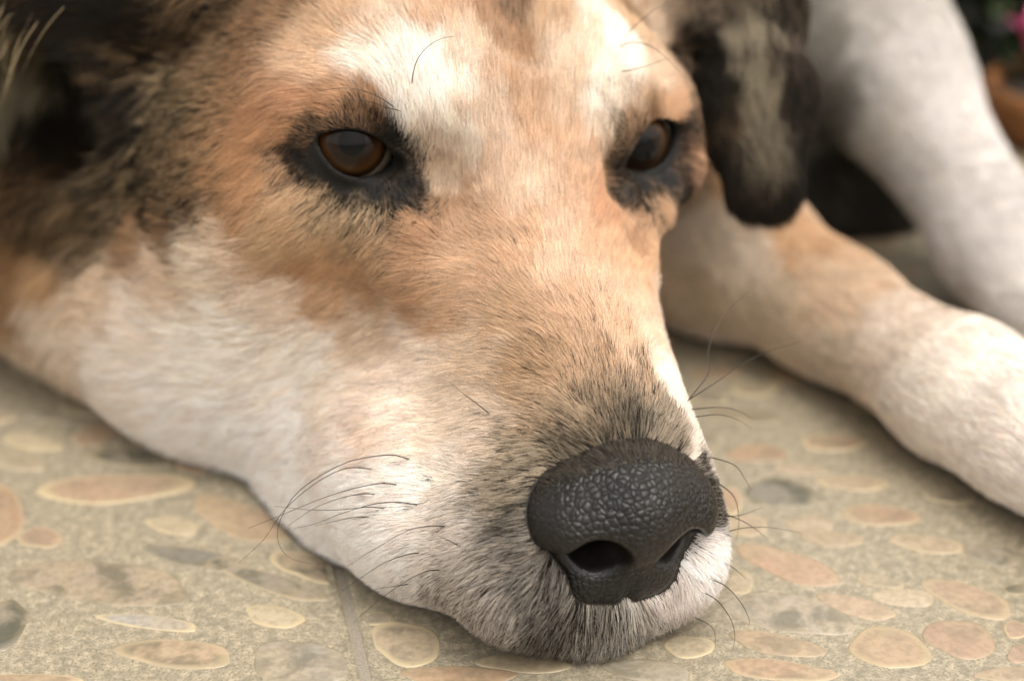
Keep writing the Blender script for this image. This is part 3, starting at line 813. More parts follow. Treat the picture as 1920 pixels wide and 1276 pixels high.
def dog_field(hx, hy, hz):
    f = head_field(hx, hy, hz)
    wx = HR[0, 0] * hx + HR[0, 1] * hy + HR[0, 2] * hz + HT[0]
    wy = HR[1, 0] * hx + HR[1, 1] * hy + HR[1, 2] * hz + HT[1]
    wz = HR[2, 0] * hx + HR[2, 1] * hy + HR[2, 2] * hz + HT[2]
    f = smax(f, -ell(np.abs(hx), hy, hz, (0, 97, -40), (23, 14, 19)), 4)          # seat of the nose leather
    # neck and trunk, lying behind the head
    f = smin(f, chain(wx, wy, wz, [(-35, 500, 70), (-60, 600, 95), (-20, 800, 105)], [66, 88, 95], 30), 30)
    f = smin(f, cone(wx, wy, wz, (-118, 500, 47), (-190, 580, 70), 57, 84), 22)     # ruff of the neck
    # left foreleg: shoulder, elbow, forearm, wrist, paw
    f = smin(f, chain(wx, wy, wz, [(25, 565, 70), (64, 509, 30), (97, 476, 19), (123, 423, 19.5), (136, 400, 19), (168, 335, 16)], [46, 25, 17.5, 17.5, 17, 17], 12), 16)
    # hind leg: thigh, shank, foot
    hl = chain(wx, wy, wz, [(119, 655, 104), (132, 586, 60), (159, 524, 22), (162, 496, 13)], [36, 23.5, 16, 14], 18)
    f = smin(f, hl, 10)
    # far ear, hanging
    e = chain(wx, wy * 2.8, wz, [(63, 484 * 2.8, 136), (64.5, 474 * 2.8, 112), (67, 461 * 2.8, 90), (69.5, 449 * 2.8, 69)], [12, 11.8, 11.8, 10.5], 22) 
    f = smin(f, e, 5)
    f = smin(f, cone(wx, wy, wz, (30, 482, 105), (60, 487, 132), 15, 11), 12)
    # belly mass added to darken the gap behind the foreleg
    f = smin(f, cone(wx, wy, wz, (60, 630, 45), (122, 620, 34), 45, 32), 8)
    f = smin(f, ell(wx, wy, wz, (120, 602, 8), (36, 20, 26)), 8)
    # near ear: a cup folded back, open towards the viewer
    ec = np.array([-126.0, 462.0, 93.0])
    f = smin(f, ell(wx, wy, wz, ec, (36, 30, 36)), 12)
    f = smin(f, cone(wx, wy, wz, (-92, 452, 128), (-150, 448, 126), 15, 13), 12)       # fold of the flap above the opening
    f = smax(f, -ell(wx, wy, wz, ec + [-3, -18, 0], (23, 30, 23)), 5)
    return smax(f, 0.6 - wz, 2.0)
gx = axis((-190, -112, 6), (-112, -64, 2.2), (-64, -54, 1.4), (-54, -18, 0.95), (-18, 18, 1.6), (18, 54, 0.95), (54, 64, 1.4), (64, 112, 2.4), (112, 420, 6))
gy = axis((-560, -130, 6), (-130, -28, 2.2), (-28, 10, 0.95), (10, 104, 1.6), (104, 180, 6))
gz = axis((-190, -128, 6), (-128, -22, 1.8), (-22, 22, 0.95), (22, 60, 1.8), (60, 180, 6))
t = time.time()
GX, GY, GZ = np.meshgrid(gx, gy, gz, indexing='ij', sparse=True)
sh = (len(gx), len(gy), len(gz))
FD = np.empty(sh, np.float32)
for i0 in range(0, sh[0], 24):
    FD[i0:i0 + 24] = dog_field(np.broadcast_to(GX[i0:i0 + 24], (len(gx[i0:i0 + 24]),) + sh[1:]), GY, GZ)
print('field', sh, time.time() - t)
V, Q = surface_nets(FD, gx, gy, gz)
V = laplace(V, Q, 2)
Q = Q[:, ::-1]   # the head frame is mirrored against the place
VW = h2w(V)
print('nets', len(V), time.time() - t)
# ------------------------------------------------------------------ nose leather
def nostril(x, y, z):
    # nostril: round hole in front, a slit running out and back under the wing
    hole = ell(x, y, z, (9.9, 98.5, -46.2), (6.5, 10, 5.6))
    hole = smin(hole, ell(x, y, z, (8.8, 82, -45.2), (4.8, 18, 4.2)), 2)
    hole = smin(hole, chain(x, y, z, [(11.0, 98.5, -46.8), (16.5, 95.5, -48.6), (21.5, 90.5, -49.8), (25, 86, -50)], [3.2, 2.7, 2.1, 1.6], 1), 2.0)
    return hole
def nose_field(X, y, z):
    x = np.abs(X - 0.6); z = z + 1.6
    f = ell(x, y, z, (0.6, 85.5, -40.2), (16.5, 15, 13.6))
    f = smin(f, ell(x, y, z, (12.8, 87.3, -42.8), (9.6, 11.5, 9.6)), 5)       # wings
    f = smin(f, ell(x, y, z, (0, 93.5, -41.0), (9.5, 8.5, 10)), 6)               # tip between the nostrils
    f = smin(f, ell(x, y, z, (0, 90.5, -55.5), (8.0, 8.2, 9.0)), 4)            # septum down to the lip
    f = smin(f, ell(x, y, z, (7.6, 88.4, -56.0), (8.0, 8.8, 8.0)), 4)          # lower rims of the nostrils
    hole = nostril(x, y, z)
    f = smax(f, -hole, 1.8)
    # cleft of the upper lip
    f = smax(f, -cone(x, y, z, (0, 100.6, -50.0), (0, 96.8, -65), 0.9, 2.3), 1.6)
    return f
nx_ = axis((-26, 26, 0.5)); ny_ = axis((68, 106, 0.5)); nz_ = axis((-70, -22, 0.5))
NG = np.meshgrid(nx_, ny_, nz_, indexing='ij', sparse=True)
NF = nose_field(np.broadcast_to(NG[0], (len(nx_), len(ny_), len(nz_))), NG[1], NG[2]).astype(np.float32)
NV, NQ = surface_nets(NF, nx_, ny_, nz_)
NV = laplace(NV, NQ, 3); NQ = NQ[:, ::-1]
nose_obj = mesh_obj('nose', h2w(NV), NQ)
grain = sstep(-0.2, 2.2, nostril(np.abs(NV[:, 0] - 0.6), NV[:, 1], NV[:, 2] + 1.6)) * (1 - 0.55 * sstep(15, 21, np.abs(NV[:, 0] - 0.6)))
nose_obj.data.attributes.new('grain', 'FLOAT', 'POINT').data.foreach_set('value', grain.astype(np.float32))
# ------------------------------------------------------------------ coat: colour, dark share, length and lie of the hair over the body
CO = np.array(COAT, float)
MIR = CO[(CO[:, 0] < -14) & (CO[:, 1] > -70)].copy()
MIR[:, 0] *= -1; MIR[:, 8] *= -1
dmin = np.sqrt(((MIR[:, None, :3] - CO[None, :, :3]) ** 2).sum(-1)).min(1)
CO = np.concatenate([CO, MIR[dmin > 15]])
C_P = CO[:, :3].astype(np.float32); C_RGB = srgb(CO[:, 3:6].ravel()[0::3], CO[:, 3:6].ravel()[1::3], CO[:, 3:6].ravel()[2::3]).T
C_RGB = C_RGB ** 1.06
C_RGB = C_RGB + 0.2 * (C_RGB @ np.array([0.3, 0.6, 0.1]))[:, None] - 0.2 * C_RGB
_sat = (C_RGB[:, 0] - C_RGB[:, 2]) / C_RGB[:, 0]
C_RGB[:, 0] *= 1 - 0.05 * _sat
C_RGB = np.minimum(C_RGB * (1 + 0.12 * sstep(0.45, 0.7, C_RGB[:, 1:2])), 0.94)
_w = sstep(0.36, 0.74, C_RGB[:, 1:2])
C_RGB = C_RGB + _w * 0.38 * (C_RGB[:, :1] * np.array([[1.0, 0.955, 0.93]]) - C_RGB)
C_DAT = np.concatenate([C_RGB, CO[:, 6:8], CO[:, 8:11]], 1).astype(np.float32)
def coat_at(P, eps=None):
    out = np.empty((len(P), 8), np.float32)
    P = P.astype(np.float32)
    for i in range(0, len(P), 20000):
        q = P[i:i + 20000]
        d = (q * q).sum(1)[:, None] + (C_P * C_P).sum(1)[None] - 2 * q @ C_P.T
        e_ = 3.0 + 9.0 * sstep(15, 34, np.linalg.norm(np.stack([np.abs(q[:, 0]), q[:, 1], q[:, 2]], 1) - EYE_C, axis=1))[:, None]
        e_ = np.where(((q[:, 0] > 45) & (q[:, 1] < -35))[:, None], 4.0, e_)
        w = 1.0 / (np.maximum(d, 0) + e_) ** 2.4
        w /= w.sum(1)[:, None]
        out[i:i + 20000] = w @ C_DAT
    return out
class Waves:
    """smooth random field from a few plane waves"""
    def __init__(self, r, size, n=9, comps=3):
        k = r.normal(size=(comps, n, 3)); k /= np.linalg.norm(k, axis=-1)[..., None]
        self.k = (k * (2 * np.pi / size) * r.uniform(0.6, 1.5, (comps, n, 1))).astype(np.float32)
        self.f = r.uniform(0, 6.283, (comps, n)).astype(np.float32)
    def __call__(self, P):
        return np.stack([np.cos(P.astype(np.float32) @ self.k[c].T + self.f[c]).sum(1) / math.sqrt(self.k.shape[1] / 2) for c in range(len(self.k))], 1)

# skin under the hair
ms = NT('dog_skin')
at = ms.add('ShaderNodeAttribute', attribute_type='GEOMETRY', attribute_name='coat').outputs['Color']
sn = ms.noise(ms.coord(), 900, 3, 0.6)
skin_mat = ms.set(Base_Color=at, Roughness=0.6, Specular_IOR_Level=0.12, Normal=ms.bump(sn, 0.3, 0.0005))
dog = mesh_obj('dog', VW, Q, skin_mat)
tag(dog, 'tan and white dog with black nose resting its head on the pebble tile floor', 'dog')
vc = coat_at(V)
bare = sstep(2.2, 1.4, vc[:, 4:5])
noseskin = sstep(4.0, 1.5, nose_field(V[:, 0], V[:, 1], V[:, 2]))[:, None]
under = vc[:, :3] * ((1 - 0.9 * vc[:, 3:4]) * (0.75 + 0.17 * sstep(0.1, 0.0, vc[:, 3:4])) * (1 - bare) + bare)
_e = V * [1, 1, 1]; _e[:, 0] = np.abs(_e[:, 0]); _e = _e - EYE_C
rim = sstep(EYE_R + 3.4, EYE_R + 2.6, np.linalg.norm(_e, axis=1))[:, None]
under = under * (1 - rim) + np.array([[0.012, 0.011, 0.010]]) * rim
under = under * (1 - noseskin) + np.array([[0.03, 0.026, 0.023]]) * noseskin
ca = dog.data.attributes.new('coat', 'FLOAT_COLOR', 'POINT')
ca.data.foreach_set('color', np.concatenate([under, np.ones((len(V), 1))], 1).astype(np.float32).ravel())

# ------------------------------------------------------------------ nose material, eyes
mn = NT('nose_leather')
co = mn.coord()
wob = mn.add('ShaderNodeTexNoise'); wob.inputs['Scale'].default_value = 260; mn.link(co, wob.inputs['Vector'])
vm = mn.add('ShaderNodeVectorMath', operation='MULTIPLY_ADD'); mn.link(wob.outputs['Color'], vm.inputs[0]); vm.inputs[1].default_value = (0.0012,) * 3; mn.link(co, vm.inputs[2])
vo = mn.add('ShaderNodeTexVoronoi', feature='DISTANCE_TO_EDGE'); vo.inputs['Scale'].default_value = 640; mn.link(vm.outputs[0], vo.inputs['Vector'])
vf = mn.add('ShaderNodeTexVoronoi', feature='F1'); vf.inputs['Scale'].default_value = 640; mn.link(vm.outputs[0], vf.inputs['Vector'])
dome = mn.math('SUBTRACT', 1.0, mn.math('MULTIPLY', mn.math('POWER', vf.outputs['Distance'], 2.0), 1.9))
plate = mn.math('POWER', mn.math('MINIMUM', mn.math('MULTIPLY', vo.outputs['Distance'], 4.0), 1.0), 0.6)
cell = mn.math('ADD', mn.math('MULTIPLY', plate, 0.75), mn.math('MULTIPLY', dome, 0.3))
fine = mn.noise(co, 2600, 3, 0.6)
cell = mn.math('MULTIPLY', cell, mn.add('ShaderNodeAttribute', attribute_type='GEOMETRY', attribute_name='grain').outputs['Fac'])
hgt = mn.math('ADD', cell, mn.math('MULTIPLY', fine, 0.08))
big = mn.noise(co, 70, 2, 0.5)
ncol = mn.ramp(big, [(0.35, srgb(13, 12, 12)), (0.65, srgb(30, 24, 20))])
ncol = mn.mix(mn.ramp(vo.outputs['Distance'], [(0.0, (1, 1, 1)), (0.09, (0, 0, 0))]), ncol, srgb(11, 10, 9))
nose_mat = mn.set(Base_Color=ncol, Roughness=0.34, Specular_IOR_Level=0.36, Normal=mn.bump(hgt, 0.55, 0.0006))
nose_obj.data.materials.clear(); nose_obj.data.materials.append(nose_mat)
nose_obj.parent = dog; nose_obj['label'] = 'black leathery nose with pebbled grain'

me_ = NT('eye_white'); white_mat = me_.set(Base_Color=srgb(96, 86, 74), Roughness=0.12, Coat_Weight=1.0, Coat_Roughness=0.03)
mi = NT('iris_brown')
rad = mi.add('ShaderNodeAttribute', attribute_type='GEOMETRY', attribute_name='ring').outputs['Fac']
ang = mi.add('ShaderNodeAttribute', attribute_type='GEOMETRY', attribute_name='turn').outputs['Vector']
ir = mi.noise(ang, 14, 4, 0.6)
icol = mi.ramp(rad, [(0.3, srgb(9, 7, 5)), (0.5, srgb(26, 18, 10)), (0.72, srgb(66, 43, 20)), (0.85, srgb(36, 22, 11)), (0.95, srgb(14, 10, 7))])
icol = mi.mix(mi.math('MULTIPLY', ir, 0.45), icol, srgb(40, 22, 10))
iris_mat = mi.set(Base_Color=icol, Roughness=0.3, Specular_IOR_Level=0.1, Coat_Weight=0.28, Coat_Roughness=0.02)
mu = NT('pupil_black'); pupil_mat = mu.set(Base_Color=(0.004, 0.004, 0.004), Roughness=0.2, Specular_IOR_Level=0.0, Coat_Weight=0.28, Coat_Roughness=0.02)
def cap(name, r, a0, a1, gaze, mat, parent, loc, bulge=0.0, n=48, rings=14):
    g = np.array(gaze); g = g / np.linalg.norm(g)
    s = np.cross(g, (0, 0, 1.0)); s /= np.linalg.norm(s); t = np.cross(s, g)
    V_ = []; F_ = []; ring = []; turn = []
    for i in range(rings + 1):
        th = a0 + (a1 - a0) * i / rings
        rr = r + bulge * max(0.0, 1 - (th / 0.75) ** 2)
        for k in range(n):
            f = 2 * math.pi * k / n
            d = g * math.cos(th) + (s * math.cos(f) + t * math.sin(f)) * math.sin(th)
            V_.append(d * rr); ring.append((th - a0) / (a1 - a0)); turn.append((math.cos(f), math.sin(f), 0.25 * i / rings))
    for i in range(rings):
        for k in range(n): F_.append((i * n + k, (i + 1) * n + k, (i + 1) * n + (k + 1) % n, i * n + (k + 1) % n))
    o = mesh_obj(name, V_, F_, mat, parent)
    o.data.attributes.new('ring', 'FLOAT', 'POINT').data.foreach_set('value', np.array(ring, np.float32))
    o.data.attributes.new('turn', 'FLOAT_VECTOR', 'POINT').data.foreach_set('vector', np.array(turn, np.float32).ravel())
    o.location = loc
    return o
for s_, gz_ in ((-1, (0.15, -0.951, 0.271)), (1, (0.324, -0.946, 0.019))):
    loc = h2w(EYE_C * [s_, 1, 1]) * MM
    eb = cap('eye', EYE_R, 0.0, math.pi, gz_, white_mat, dog, loc, 0.9, 48, 40)
    cap('iris', EYE_R + 0.06, 0.0, 0.86, gz_, iris_mat, eb, (0, 0, 0), 0.9)
    cap('pupil', EYE_R + 0.12, 0.0, 0.26, gz_, pupil_mat, eb, (0, 0, 0), 0.9, 40, 6)

# ------------------------------------------------------------------ fur
mh = NT('dog_hair')
hi = mh.add('ShaderNodeHairInfo')
c0 = mh.add('ShaderNodeAttribute', attribute_type='GEOMETRY', attribute_name='root_colour').outputs['Color']
c1 = mh.add('ShaderNodeAttribute', attribute_type='GEOMETRY', attribute_name='tip_colour').outputs['Color']
hc = mh.mix(mh.ramp(hi.outputs['Intercept'], [(0.35, (0, 0, 0)), (0.8, (1, 1, 1))]), c0, c1)
hair_mat = mh.set(Base_Color=hc, Roughness=0.5, Specular_IOR_Level=0.10)

def grow(name, seed, density, radius, keep, nseg=5, lift=(0.18, 0.40), lmul=1.0, mesh=None, tone=None):
    """hair strands over the triangles of the body; density(P_head, N) per mm2, keep(P_head, P_place) -> mask"""
    r = np.random.default_rng(seed)
    V, Q, VN = mesh or (globals()['V'], globals()['Q'], globals()['VN'])
    T = np.concatenate([Q[:, [0, 1, 2]], Q[:, [0, 2, 3]]])
    A, B_, C_ = V[T[:, 0]], V[T[:, 1]], V[T[:, 2]]
    cr = np.cross(B_ - A, C_ - A); ar = np.linalg.norm(cr, axis=1) * 0.5
    dn = density((A + B_ + C_) / 3, None) * ar
    cnt = r.poisson(dn)
    ti = np.repeat(np.arange(len(T)), cnt)
    u, v = r.random(len(ti)), r.random(len(ti)); m = u + v > 1; u[m] = 1 - u[m]; v[m] = 1 - v[m]
    w = 1 - u - v
    Tt = T[ti]
    P = V[Tt[:, 0]] * w[:, None] + V[Tt[:, 1]] * u[:, None] + V[Tt[:, 2]] * v[:, None]
    N = VN[Tt[:, 0]] * w[:, None] + VN[Tt[:, 1]] * u[:, None] + VN[Tt[:, 2]] * v[:, None]
    N /= np.linalg.norm(N, axis=1)[:, None] + 1e-9
    k = keep(P); P, N = P[k], N[k]
    n = len(P)
    near_eye = sstep(16, 34, np.linalg.norm(np.stack([np.abs(P[:, 0]), P[:, 1], P[:, 2]], 1) - EYE_C, axis=1))[:, None]
    warp = (Waves(np.random.default_rng(3), 9.0)(P) * 1.6 + r.normal(size=(n, 3)) * 1.1) * (0.3 + 0.7 * near_eye)
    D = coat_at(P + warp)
    k = (D[:, 4] > 1.75) | (r.random(n) < 0.35); P, N, D, near_eye = P[k], N[k], D[k], near_eye[k]; n = len(P)
    t = D[:, 5:8] + 0.09 * Waves(np.random.default_rng(4), 16.0)(P) + r.normal(size=(n, 3)) * 0.08
    t -= N * (t * N).sum(1)[:, None]; t /= np.linalg.norm(t, axis=1)[:, None] + 1e-9
    L = D[:, 4] * lmul * r.uniform(0.75, 1.3, n)
    long_ = sstep(5.5, 9.0, D[:, 4])
    al = r.uniform(lift[0], lift[1], n) * (0.75 + 0.45 * long_)
    tuft = Waves(np.random.default_rng(5), 4.2)(P); tuft -= N * (tuft * N).sum(1)[:, None]
    tuft2 = Waves(np.random.default_rng(6), 1.7)(P); tuft2 -= N * (tuft2 * N).sum(1)[:, None]
    bend = tuft * (0.05 + 0.05 * long_)[:, None] + tuft2 * 0.03 + r.normal(size=(n, 3)) * 0.03
    s = np.linspace(0, 1, nseg)[None, :, None]
    PT = P[:, None] + L[:, None, None] * (t[:, None] * s * np.cos(al)[:, None, None] + N[:, None] * (np.sin(al)[:, None, None] * (s - 0.55 * s * s)) + bend[:, None] * s * s)
    PW = h2w(PT.reshape(-1, 3)).reshape(n, nseg, 3)
    PW[..., 2] = np.maximum(PW[..., 2], 0.5)
    rad = radius * r.uniform(0.75, 1.2, n)[:, None] * np.array([1.0, 0.95, 0.8, 0.55, 0.18])[None, :nseg]
    if tone is not None: D[:, :3] = np.array(tone); D[:, 3] = 0.4
    # colours
    val = (r.normal(1.0, 0.15 + 0.07 * long_, n) + 0.05 * Waves(np.random.default_rng(9), 5.0, comps=1)(P)[:, 0])[:, None]
    light = np.clip(D[:, :3] * val * (1 + r.normal(size=(n, 1)) * np.array([[0.0, 0.02, 0.05]])), 0.004, 0.92)
    light = np.where((r.random(n) < 0.10 * long_)[:, None], light * np.array([[0.80, 0.66, 0.50]]), light)
    dark = np.array([[0.013, 0.0105, 0.008]]) * r.uniform(0.5, 1.6, (n, 1))
    clump = 0.5 + 0.34 * Waves(np.random.default_rng(8), 2.4, comps=1)(P)[:, 0]
    cw = (0.30 + 0.30 * long_) * (0.5 + 0.5 * near_eye[:, 0])
    roll = (1 - cw) * r.random(n) + cw * np.clip(clump, 0, 1)
    dk = np.clip(D[:, 3] * 1.05 - 0.05, 0, 1)
    isd = roll < dk * 0.86
    isd |= D[:, 3] > 0.93
    if tone is None:
        fd_ = np.full(n, 1e9)
        for q in FOLLICLES: fd_ = np.minimum(fd_, ((P - q) ** 2).sum(1))
        isd |= fd_ < 0.42 ** 2 * (1 + r.random(n))
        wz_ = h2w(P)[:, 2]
        isd |= (r.random(n) < 0.65 * sstep(5.5, 2.5, wz_)) & (P[:, 1] > -25) & (P[:, 1] < 84)      # black lip margin, with the jaw's contact shade put into the hair colour
    tipd = (~isd) & (r.random(n) < dk * 0.5)
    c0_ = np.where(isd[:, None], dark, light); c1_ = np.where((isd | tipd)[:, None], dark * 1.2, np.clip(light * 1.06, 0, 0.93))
    hcv = bpy.data.hair_curves.new(name)
    hcv.add_curves([nseg] * n)
    hcv.attributes['position'].data.foreach_set('vector', (PW * MM).astype(np.float32).ravel())
    ra = hcv.attributes.get('radius') or hcv.attributes.new('radius', 'FLOAT', 'POINT')
    ra.data.foreach_set('value', (rad * MM).astype(np.float32).ravel())
    for nm, cc in (('root_colour', c0_), ('tip_colour', c1_)):
        a_ = hcv.attributes.new(nm, 'FLOAT_COLOR', 'CURVE')
        a_.data.foreach_set('color', np.concatenate([cc, np.ones((n, 1))], 1).astype(np.float32).ravel())
    hcv.materials.append(hair_mat)
    o = bpy.data.objects.new(name, hcv); COL.objects.link(o); o.parent = dog; o['kind'] = 'stuff'
    print(name, n, round(time.time() - T0, 1))
    return o
# vertex normals in the head frame
fn = np.cross(V[Q[:, 2]] - V[Q[:, 0]], V[Q[:, 3]] - V[Q[:, 1]])
VN = np.stack([sum(np.bincount(Q[:, k], fn[:, c], minlength=len(V)) for k in range(4)) for c in range(3)], 1)
VN /= np.linalg.norm(VN, axis=1)[:, None] + 1e-9
if np.mean((VN * (V - V.mean(0))).sum(1)) < 0: VN = -VN
def in_eye(P):
    x = np.abs(P[:, 0]); q = np.stack([x, P[:, 1], P[:, 2]], 1) - EYE_C
    return np.linalg.norm(q, axis=1) < EYE_R + 2.5
def keep_head(P):
    W = h2w(P)
    return (~in_eye(P)) & (nose_field(P[:, 0], P[:, 1], P[:, 2]) > 0.15) & (W[:, 2] > 1.3)
def far_part(W): return sstep(505, 545, W[:, 1]) + (sstep(0, 1, (W[:, 0] - 58) / 6.0) * (W[:, 1] > 380))
DENS = 12.0
def d_head(P, N):
    W = h2w(P); far = np.clip(far_part(W), 0, 1)
    back = sstep(-60, -100, P[:, 1])
    chin = sstep(55, 75, P[:, 1]) * sstep(-58, -66, P[:, 2])
    return DENS * (1 - far) * (1 - 0.5 * back) * (1 + 0.7 * chin)
def d_far(P, N):
    W = h2w(P); return 3.0 * np.clip(far_part(W), 0, 1) * (W[:, 1] < 720)
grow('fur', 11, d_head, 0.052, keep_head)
def normals(V, Q):
    fn = np.cross(V[Q[:, 2]] - V[Q[:, 0]], V[Q[:, 3]] - V[Q[:, 1]])
    N = np.stack([sum(np.bincount(Q[:, k], fn[:, c], minlength=len(V)) for k in range(4)) for c in range(3)], 1)
    N /= np.linalg.norm(N, axis=1)[:, None] + 1e-9
    return -N if np.mean((N * (V - V.mean(0))).sum(1)) < 0 else N
def d_nose(P, N):
    edge = P[:, 1] - 0.55 * (P[:, 2] + 28)           # how far forward of the fur line
    return 26 * sstep(93, 84, edge) * sstep(-38, -32, P[:, 2])
grow('nose_fur', 13, d_nose, 0.055, lambda P: P[:, 2] > -38, lift=(0.15, 0.35), lmul=0.75, tone=srgb(74, 68, 60), mesh=(NV, NQ, normals(NV, NQ)))
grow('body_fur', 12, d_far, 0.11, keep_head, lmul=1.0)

# pale fringe hanging from the fold of the near ear
rf_ = np.random.default_rng(31); nf = 420
f0 = np.stack([rf_.normal(-135, 6, nf), rf_.uniform(433, 440, nf), rf_.uniform(114, 126, nf)], 1)
fl_ = rf_.uniform(12, 26, nf)[:, None, None]
fd = np.stack([rf_.normal(-0.62, 0.16, nf), rf_.normal(-0.25, 0.08, nf), rf_.normal(-0.66, 0.12, nf)], 1)
ss = np.linspace(0, 1, 5)[None, :, None]
fp = f0[:, None] + fl_ * (fd[:, None] * ss + np.array([0.10, 0.04, -0.22])[None, None] * ss * ss + np.array([0, -0.25, 0.1])[None, None] * ss * (1 - ss))
fh = bpy.data.hair_curves.new('ear_fringe'); fh.add_curves([5] * nf)
fh.attributes['position'].data.foreach_set('vector', (fp * MM).astype(np.float32).ravel())
ra = fh.attributes.get('radius') or fh.attributes.new('radius', 'FLOAT', 'POINT')
ra.data.foreach_set('value', (np.tile([0.07, 0.07, 0.06, 0.04, 0.015], nf) * MM).astype(np.float32))
fc = srgb(150, 134, 104)[None] * rf_.normal(1, 0.25, nf).clip(0.3, 1.5)[:, None] * np.where(rf_.random(nf) < 0.45, 0.25, 1)[:, None]
for nm in ('root_colour', 'tip_colour'):
    fh.attributes.new(nm, 'FLOAT_COLOR', 'CURVE').data.foreach_set('color', np.concatenate([fc, np.ones((nf, 1))], 1).astype(np.float32).ravel())
fh.materials.append(hair_mat)
fo = bpy.data.objects.new('ear_fringe', fh); COL.objects.link(fo); fo.parent = dog; fo['kind'] = 'stuff'

# ------------------------------------------------------------------ whiskers, each its own part
mw = NT('whisker_horn'); whisker_mat = mw.set(Base_Color=(0.02, 0.016, 0.012), Roughness=0.35)
def spline(P, n):
    P = np.array(P, float); m = len(P)
    Pe = np.vstack([2 * P[0] - P[1], P, 2 * P[-1] - P[-2]])
    out = []
    for i in range(n):
        u = (m - 1) * i / (n - 1); k = min(int(u), m - 2); f = u - k
        a, b, c, d = Pe[k], Pe[k + 1], Pe[k + 2], Pe[k + 3]
        out.append(0.5 * (2 * b + (c - a) * f + (2 * a - 5 * b + 4 * c - d) * f * f + (3 * b - a - 3 * c + d) * f ** 3))
    return np.array(out)
def tube(name, P, r0, r1, mat, parent, sides=5):
    n = len(P); V_ = []; F_ = []
    up_ = np.array([0.3, 0.2, 1.0])
    for i in range(n):
        d = P[min(i + 1, n - 1)] - P[max(i - 1, 0)]; d /= np.linalg.norm(d) + 1e-9
        a = np.cross(d, up_); a /= np.linalg.norm(a) + 1e-9; b = np.cross(d, a)
        r = r0 + (r1 - r0) * (i / (n - 1)) ** 0.8
        for k in range(sides):
            f = 2 * math.pi * k / sides; V_.append(P[i] + r * (a * math.cos(f) + b * math.sin(f)))
    for i in range(n - 1):
        for k in range(sides): F_.append((i * sides + k, i * sides + (k + 1) % sides, (i + 1) * sides + (k + 1) % sides, (i + 1) * sides + k))
    F_.append(tuple(range(sides))[::-1])
    return mesh_obj(name, V_, F_, mat, parent)
for row in WHISKERS:
    tube('whisker', spline(row, 22), 0.16, 0.035, whisker_mat, dog)
# ------------------------------------------------------------------ potted flower and dark plant behind the hind leg
ml = NT('leaf_green'); ln = ml.noise(ml.coord(), 40, 3, 0.6)
leaf_mat = ml.set(Base_Color=ml.ramp(ln, [(0.3, srgb(24, 34, 18)), (0.7, srgb(46, 56, 28))]), Roughness=0.5)
mq = NT('petal_pink'); pn = mq.noise(mq.coord(), 90, 3, 0.6)
petal_mat = mq.set(Base_Color=mq.ramp(pn, [(0.3, srgb(190, 70, 120)), (0.7, srgb(222, 110, 150))]), Roughness=0.5)
mo = NT('terracotta'); on = mo.noise(mo.coord(), 60, 4, 0.6)
pot_mat = mo.set(Base_Color=mo.ramp(on, [(0.3, srgb(112, 70, 34)), (0.7, srgb(150, 98, 52))]), Roughness=0.8)
mz = NT('soil'); soil_mat = mz.set(Base_Color=srgb(48, 38, 28), Roughness=0.95)
def leaf(V_, F_, base, d, up_, L, W_):
    d = np.array(d, float); d /= np.linalg.norm(d); s = np.cross(d, up_); s /= np.linalg.norm(s) + 1e-9; n = np.cross(s, d)
    b = len(V_)
    for t, w, h in ((0, 0.08, 0), (0.3, 0.8, 0.10), (0.6, 0.9, 0.12), (0.85, 0.5, 0.05), (1.0, 0.03, -0.04)):
        c = np.array(base) + d * L * t + n * L * h
        V_ += [c - s * W_ * w, c - n * W_ * 0.18 * w, c + s * W_ * w]
    for i in range(4):
        for j in range(2): F_.append((b + i * 3 + j, b + i * 3 + j + 1, b + i * 3 + j + 4, b + i * 3 + j + 3))
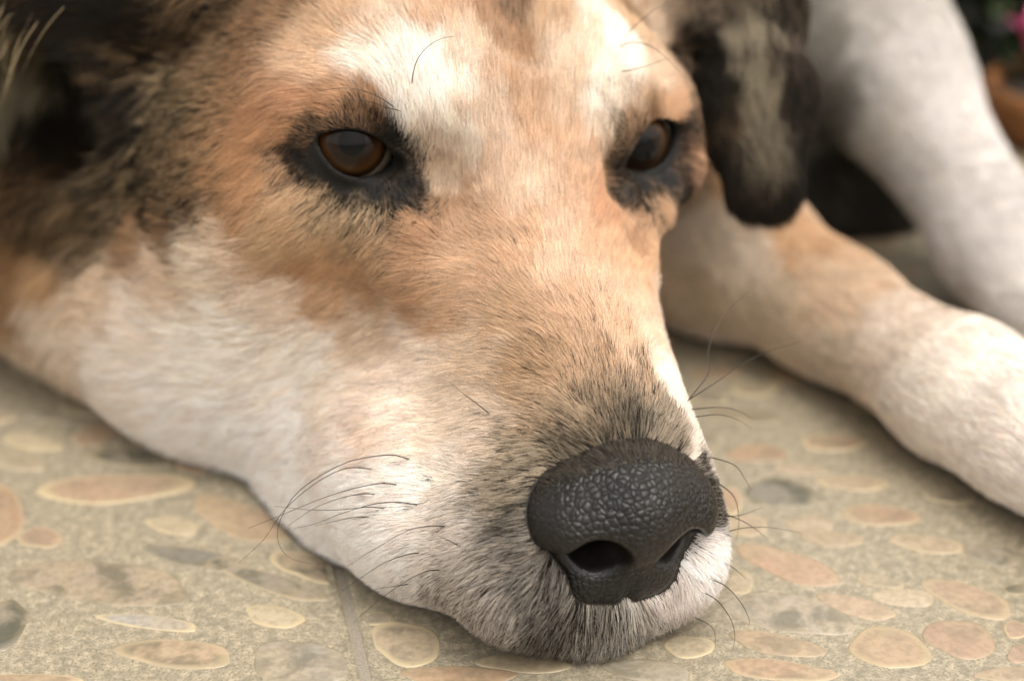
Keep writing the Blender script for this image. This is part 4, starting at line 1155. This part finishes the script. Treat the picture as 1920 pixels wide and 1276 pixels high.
def plant_at(name, label, c, n, rad, h, size, seed, group=None):
    r = np.random.default_rng(seed)
    root = bpy.data.objects.new(name, None); COL.objects.link(root); root.location = np.array(c) * MM
    tag(root, label, 'plant')
    V_, F_ = [], []
    for i in range(n):
        a = r.uniform(0, 6.283); q = rad * math.sqrt(r.random()) * 0.8; z = r.uniform(0.03, 1) * h
        d = np.array([math.cos(a), math.sin(a), r.uniform(-0.3, 0.7)])
        leaf(V_, F_, (q * math.cos(a), q * math.sin(a), z), d, (0, 0, 1.0), size * r.uniform(0.7, 1.2), size * 0.26)
    o = mesh_obj('foliage', V_, F_, leaf_mat, root); o['kind'] = 'stuff'
    for k in range(7):
        a = r.uniform(0, 6.283); q = rad * 0.5 * r.random()
        tube('stem', spline([(0, 0, 0), (q * 0.4 * math.cos(a), q * 0.4 * math.sin(a), h * 0.5), (q * math.cos(a), q * math.sin(a), h * 0.9)], 8), 2.0, 0.8, leaf_mat, root)
    return root
pot = bpy.data.objects.new('flower_pot', None); COL.objects.link(pot); pot.location = (0.243, 0.700, 0)
tag(pot, 'low brown clay pot behind the white hind leg', 'pot')
def lathe(name, prof, mat, parent, n=36):
    V_, F_ = [], []
    for r_, z in prof:
        for k in range(n): V_.append((r_ * math.cos(6.28318 * k / n), r_ * math.sin(6.28318 * k / n), z))
    for i in range(len(prof) - 1):
        for k in range(n): F_.append((i * n + k, i * n + (k + 1) % n, (i + 1) * n + (k + 1) % n, (i + 1) * n + k))
    return mesh_obj(name, V_, F_, mat, parent)
lathe('bowl', [(0.1, 0.5), (36, 0.5), (40, 6), (44, 18), (44, 24), (41, 24), (39, 19)], pot_mat, pot)
lathe('soil', [(40, 19), (20, 21), (0.1, 22)], soil_mat, pot)
flower = bpy.data.objects.new('pink_flower', None); COL.objects.link(flower); flower.location = (0.213, 0.690, 0.022)
tag(flower, 'pink flower growing in the low clay pot', 'flower')
tube('stem', spline([(6, 6, 0), (2, 2, 8), (-2, -4, 18)], 8), 1.0, 0.8, leaf_mat, flower)
rf = np.random.default_rng(5)
for k in range(9):
    V_, F_ = [], []
    a = 6.283 * k / 9
    leaf(V_, F_, (-2, -4, 18), (0.55 * math.cos(a), 0.55 * math.sin(a), 0.75 + 0.3 * (k % 2)), (0.3, 0, 1.0), 15 + 4 * (k % 3), 4.5)
    mesh_obj('petal', V_, F_, petal_mat, flower)
plant_at('leafy_plant', 'dark green leafy plant behind the pink flower', (258, 800, 0), 620, 85, 120, 34, 21)
plant_at('leafy_plant', 'dark green leafy plant in the far corner past the hind leg', (300, 940, 0), 520, 130, 200, 46, 22)
